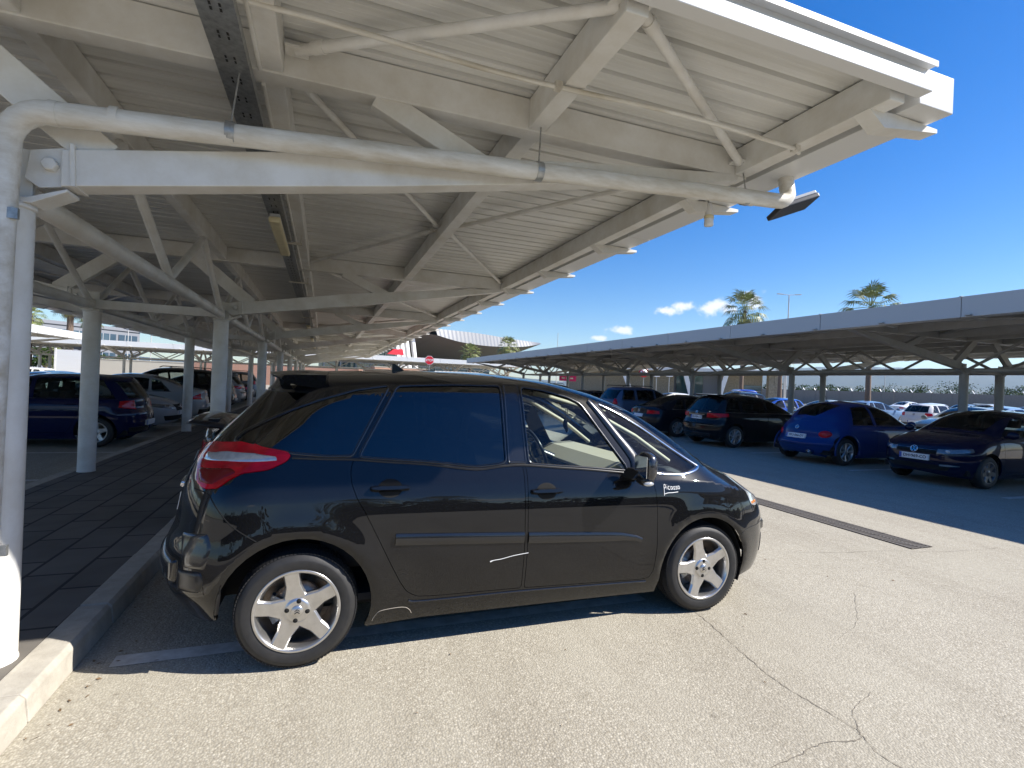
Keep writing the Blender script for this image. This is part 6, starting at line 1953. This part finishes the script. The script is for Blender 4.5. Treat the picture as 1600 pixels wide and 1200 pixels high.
# trees and shrubs beyond the fence: trunk with limbs, leaf clumps scattered through the crown
def leafy_tree(label, x, y, h, r, seed, group):
    random.seed(seed)
    root = empty('tree', (x, y, 0)); tag(root, label, 'tree', group)
    m = MB(); m.path([(0, 0, 0), (.1, 0, h*.3), (0, .1, h*.6)], [.22, .16, .08], 8)
    for k in range(5):
        a = k*1.3; m.path([(.05, 0, h*.28), (math.cos(a)*r*.5, math.sin(a)*r*.5, h*rnd(.5, .75))], [.09, .03], 6)
    m.build('trunk', 'bark', root)
    g = MB()
    cl = [(rnd(-.75, .75)*r, rnd(-.75, .75)*r, h*rnd(.38, .86), r*rnd(.28, .52)) for _ in range(11)]
    for (cx, cy, cz, cr_) in cl:
        for _ in range(75):
            v = Vector((random.gauss(0, 1), random.gauss(0, 1), random.gauss(0, 1))).normalized()*cr_*rnd(.45, 1.05)
            p = Vector((cx, cy, cz))+Vector((v.x, v.y, v.z*.8)); s = rnd(.10, .24)
            t1 = Vector((rnd(-1, 1), rnd(-1, 1), rnd(-1, 1))).normalized(); t2 = t1.orthogonal().normalized()
            g.add([p-t1*s, p+t2*s*.7, p+t1*s, p-t2*s*.7], [(0, 1, 2, 3)])
    g.build('crown', 'leaf', root, fix=False)
    return root
tx = [(1246, 601, 2.0), (1272, 599, 2.6), (1300, 597, 3.3), (1322, 603, 2.0), (1352, 602, 2.2), (1385, 604, 2.0), (1406, 601, 3.4), (1432, 605, 2.4), (1449, 601, 2.8), (1487, 600, 4.2), (1528, 602, 3.4), (1553, 604, 2.8), (1577, 602, 3.2), (1598, 604, 3.0), (1215, 602, 2.4)]
lab = ['pale small tree, first left of the carport posts', 'rounded tree above the blue sedan roofs', 'broad tree between two right carport posts', 'low shrub like tree right of a carport post', 'small tree just left of the palm trunk', 'low tree just right of the palm trunk', 'bushy tree above the left of the white van', 'low tree over the white van roof', 'dense tree right of the white van', 'widest dark tree left of the thick right post', 'bushy tree between the two right hand posts', 'low tree left of the rightmost post', 'tree right of the rightmost post', 'tree at the right edge beyond the fence', 'small tree behind the stone pillar']
for k, ((px, py, r_), l) in enumerate(zip(tx, lab)):
    a = at(px, py, 128+5*(k % 3)); leafy_tree(l, a.x, a.y, a.z, r_*1.3, 100+k, 'trees beyond the perimeter fence')
for k, (px, d) in enumerate(((70, 64), (88, 70), (150, 72), (180, 76), (205, 74))):
    a = at(px, 560, d); leafy_tree(['leafy shrub left of the billboard', 'green tree behind the billboard', 'shrub past the first walkway post', 'second shrub past the first walkway post', 'third shrub past the first walkway post'][k], a.x, a.y, 4.2-k*.3, 1.7, 140+k, 'shrubs on the left')
# what the car sides and windows mirror: palms across the driveway behind the viewer
fan_palm('palm across the driveway behind the viewer', 7.0, -26, 5.2, 2.6, gp, seed=21)
fan_palm('second palm across the driveway behind the viewer', 2.2, -23, 4.2, 2.3, gp, seed=22)

random.seed(77)
root = empty('hedge', (-25, -19, 0)); tag(root, 'dark hedge across the driveway behind the viewer', 'hedge')
m = MB()
for k in range(24): m.box((k*2.9, -1.0+rnd(-.3, .3), 0), (k*2.9+2.87, 1.0, rnd(1.5, 2.6)))
m.build('hedge_core', 'hedge_core', root)
g = MB()
for _ in range(5200):
    x = rnd(0, 69); p = Vector((x, rnd(.7, 1.5), rnd(.1, 2.5+.6*math.sin(x*.9)+.3*math.sin(x*2.7)))); s_ = rnd(.12, .26)
    t1 = Vector((rnd(-1, 1), rnd(-1, 1), rnd(-1, 1))).normalized(); t2 = t1.orthogonal().normalized(); g.add([p-t1*s_, p+t2*s_, p+t1*s_, p-t2*s_], [(0, 1, 2, 3)])
g.build('foliage', 'leaf', root, fix=False)
# hills
def hills(name, dist, h0, h1, a0, a1, seed, mt):
    rs = np.random.RandomState(seed); n = 160; m = MB(); vs = []; fs = []
    ph = rs.rand(8)*6.28; am = [1, .7, .5, .35, .22, .15, .1, .07]
    for i in range(n+1):
        az = a0+(a1-a0)*i/n; t = i/n
        v = sum(a_*math.sin((k+1)*2.3*t*3+p) for k, (a_, p) in enumerate(zip(am, ph)))/2.2
        hh = (h0+(h1-h0)*(v*.5+.5))*min(1, 6*t+.2, 6*(1-t)+.2)
        for j, (dd, zz) in enumerate(((0, 0), (.10, .35), (.17, .62), (.26, .88), (.34, 1.0), (.46, .5))):
            w = 1+.06*math.sin(i*1.7+j*2.1)+.05*math.sin(i*.63+j)
            D = dist*(1+dd*w*.7); vs.append((math.sin(R(az))*D, math.cos(R(az))*D, -3+hh*zz*(1 if j in (0, 4) else w)))
    for i in range(n):
        for j in range(5): fs.append((i*6+j, (i+1)*6+j, (i+1)*6+j+1, i*6+j+1))
    m.add(vs, fs, 0, True); o = m.build(name, mt); tag(o, kind='structure')
mat('hill_green', (.030, .045, .028), .95, noise=(.004, .9, (.075, .075, .05), 8))
hills('hill_range', 3600, 150, 235, 25, 115, 4, 'hill_green')
hills('foothill', 2500, 30, 75, 40, 110, 9, 'hill_green')
hills('hill_range', 3800, 60, 130, -70, 30, 6, 'hill_green')

# air: thin even haze round the whole place
hz = bpy.data.materials.new('haze'); hz.use_nodes = True; t = hz.node_tree
t.nodes.remove(t.nodes['Principled BSDF'])
pv = N(t, 'ShaderNodeVolumePrincipled'); pv.inputs['Color'].default_value = (.58, .78, 1.0, 1); pv.inputs['Density'].default_value = HAZE; pv.inputs['Anisotropy'].default_value = .2
t.links.new(pv.outputs[0], t.nodes['Material Output'].inputs['Volume']); MAT['haze'] = hz
m = MB(); m.box((-5600, -5600, -6), (5600, 5600, 330)); tag(m.build('haze', 'haze'), kind='stuff')

build_hero()
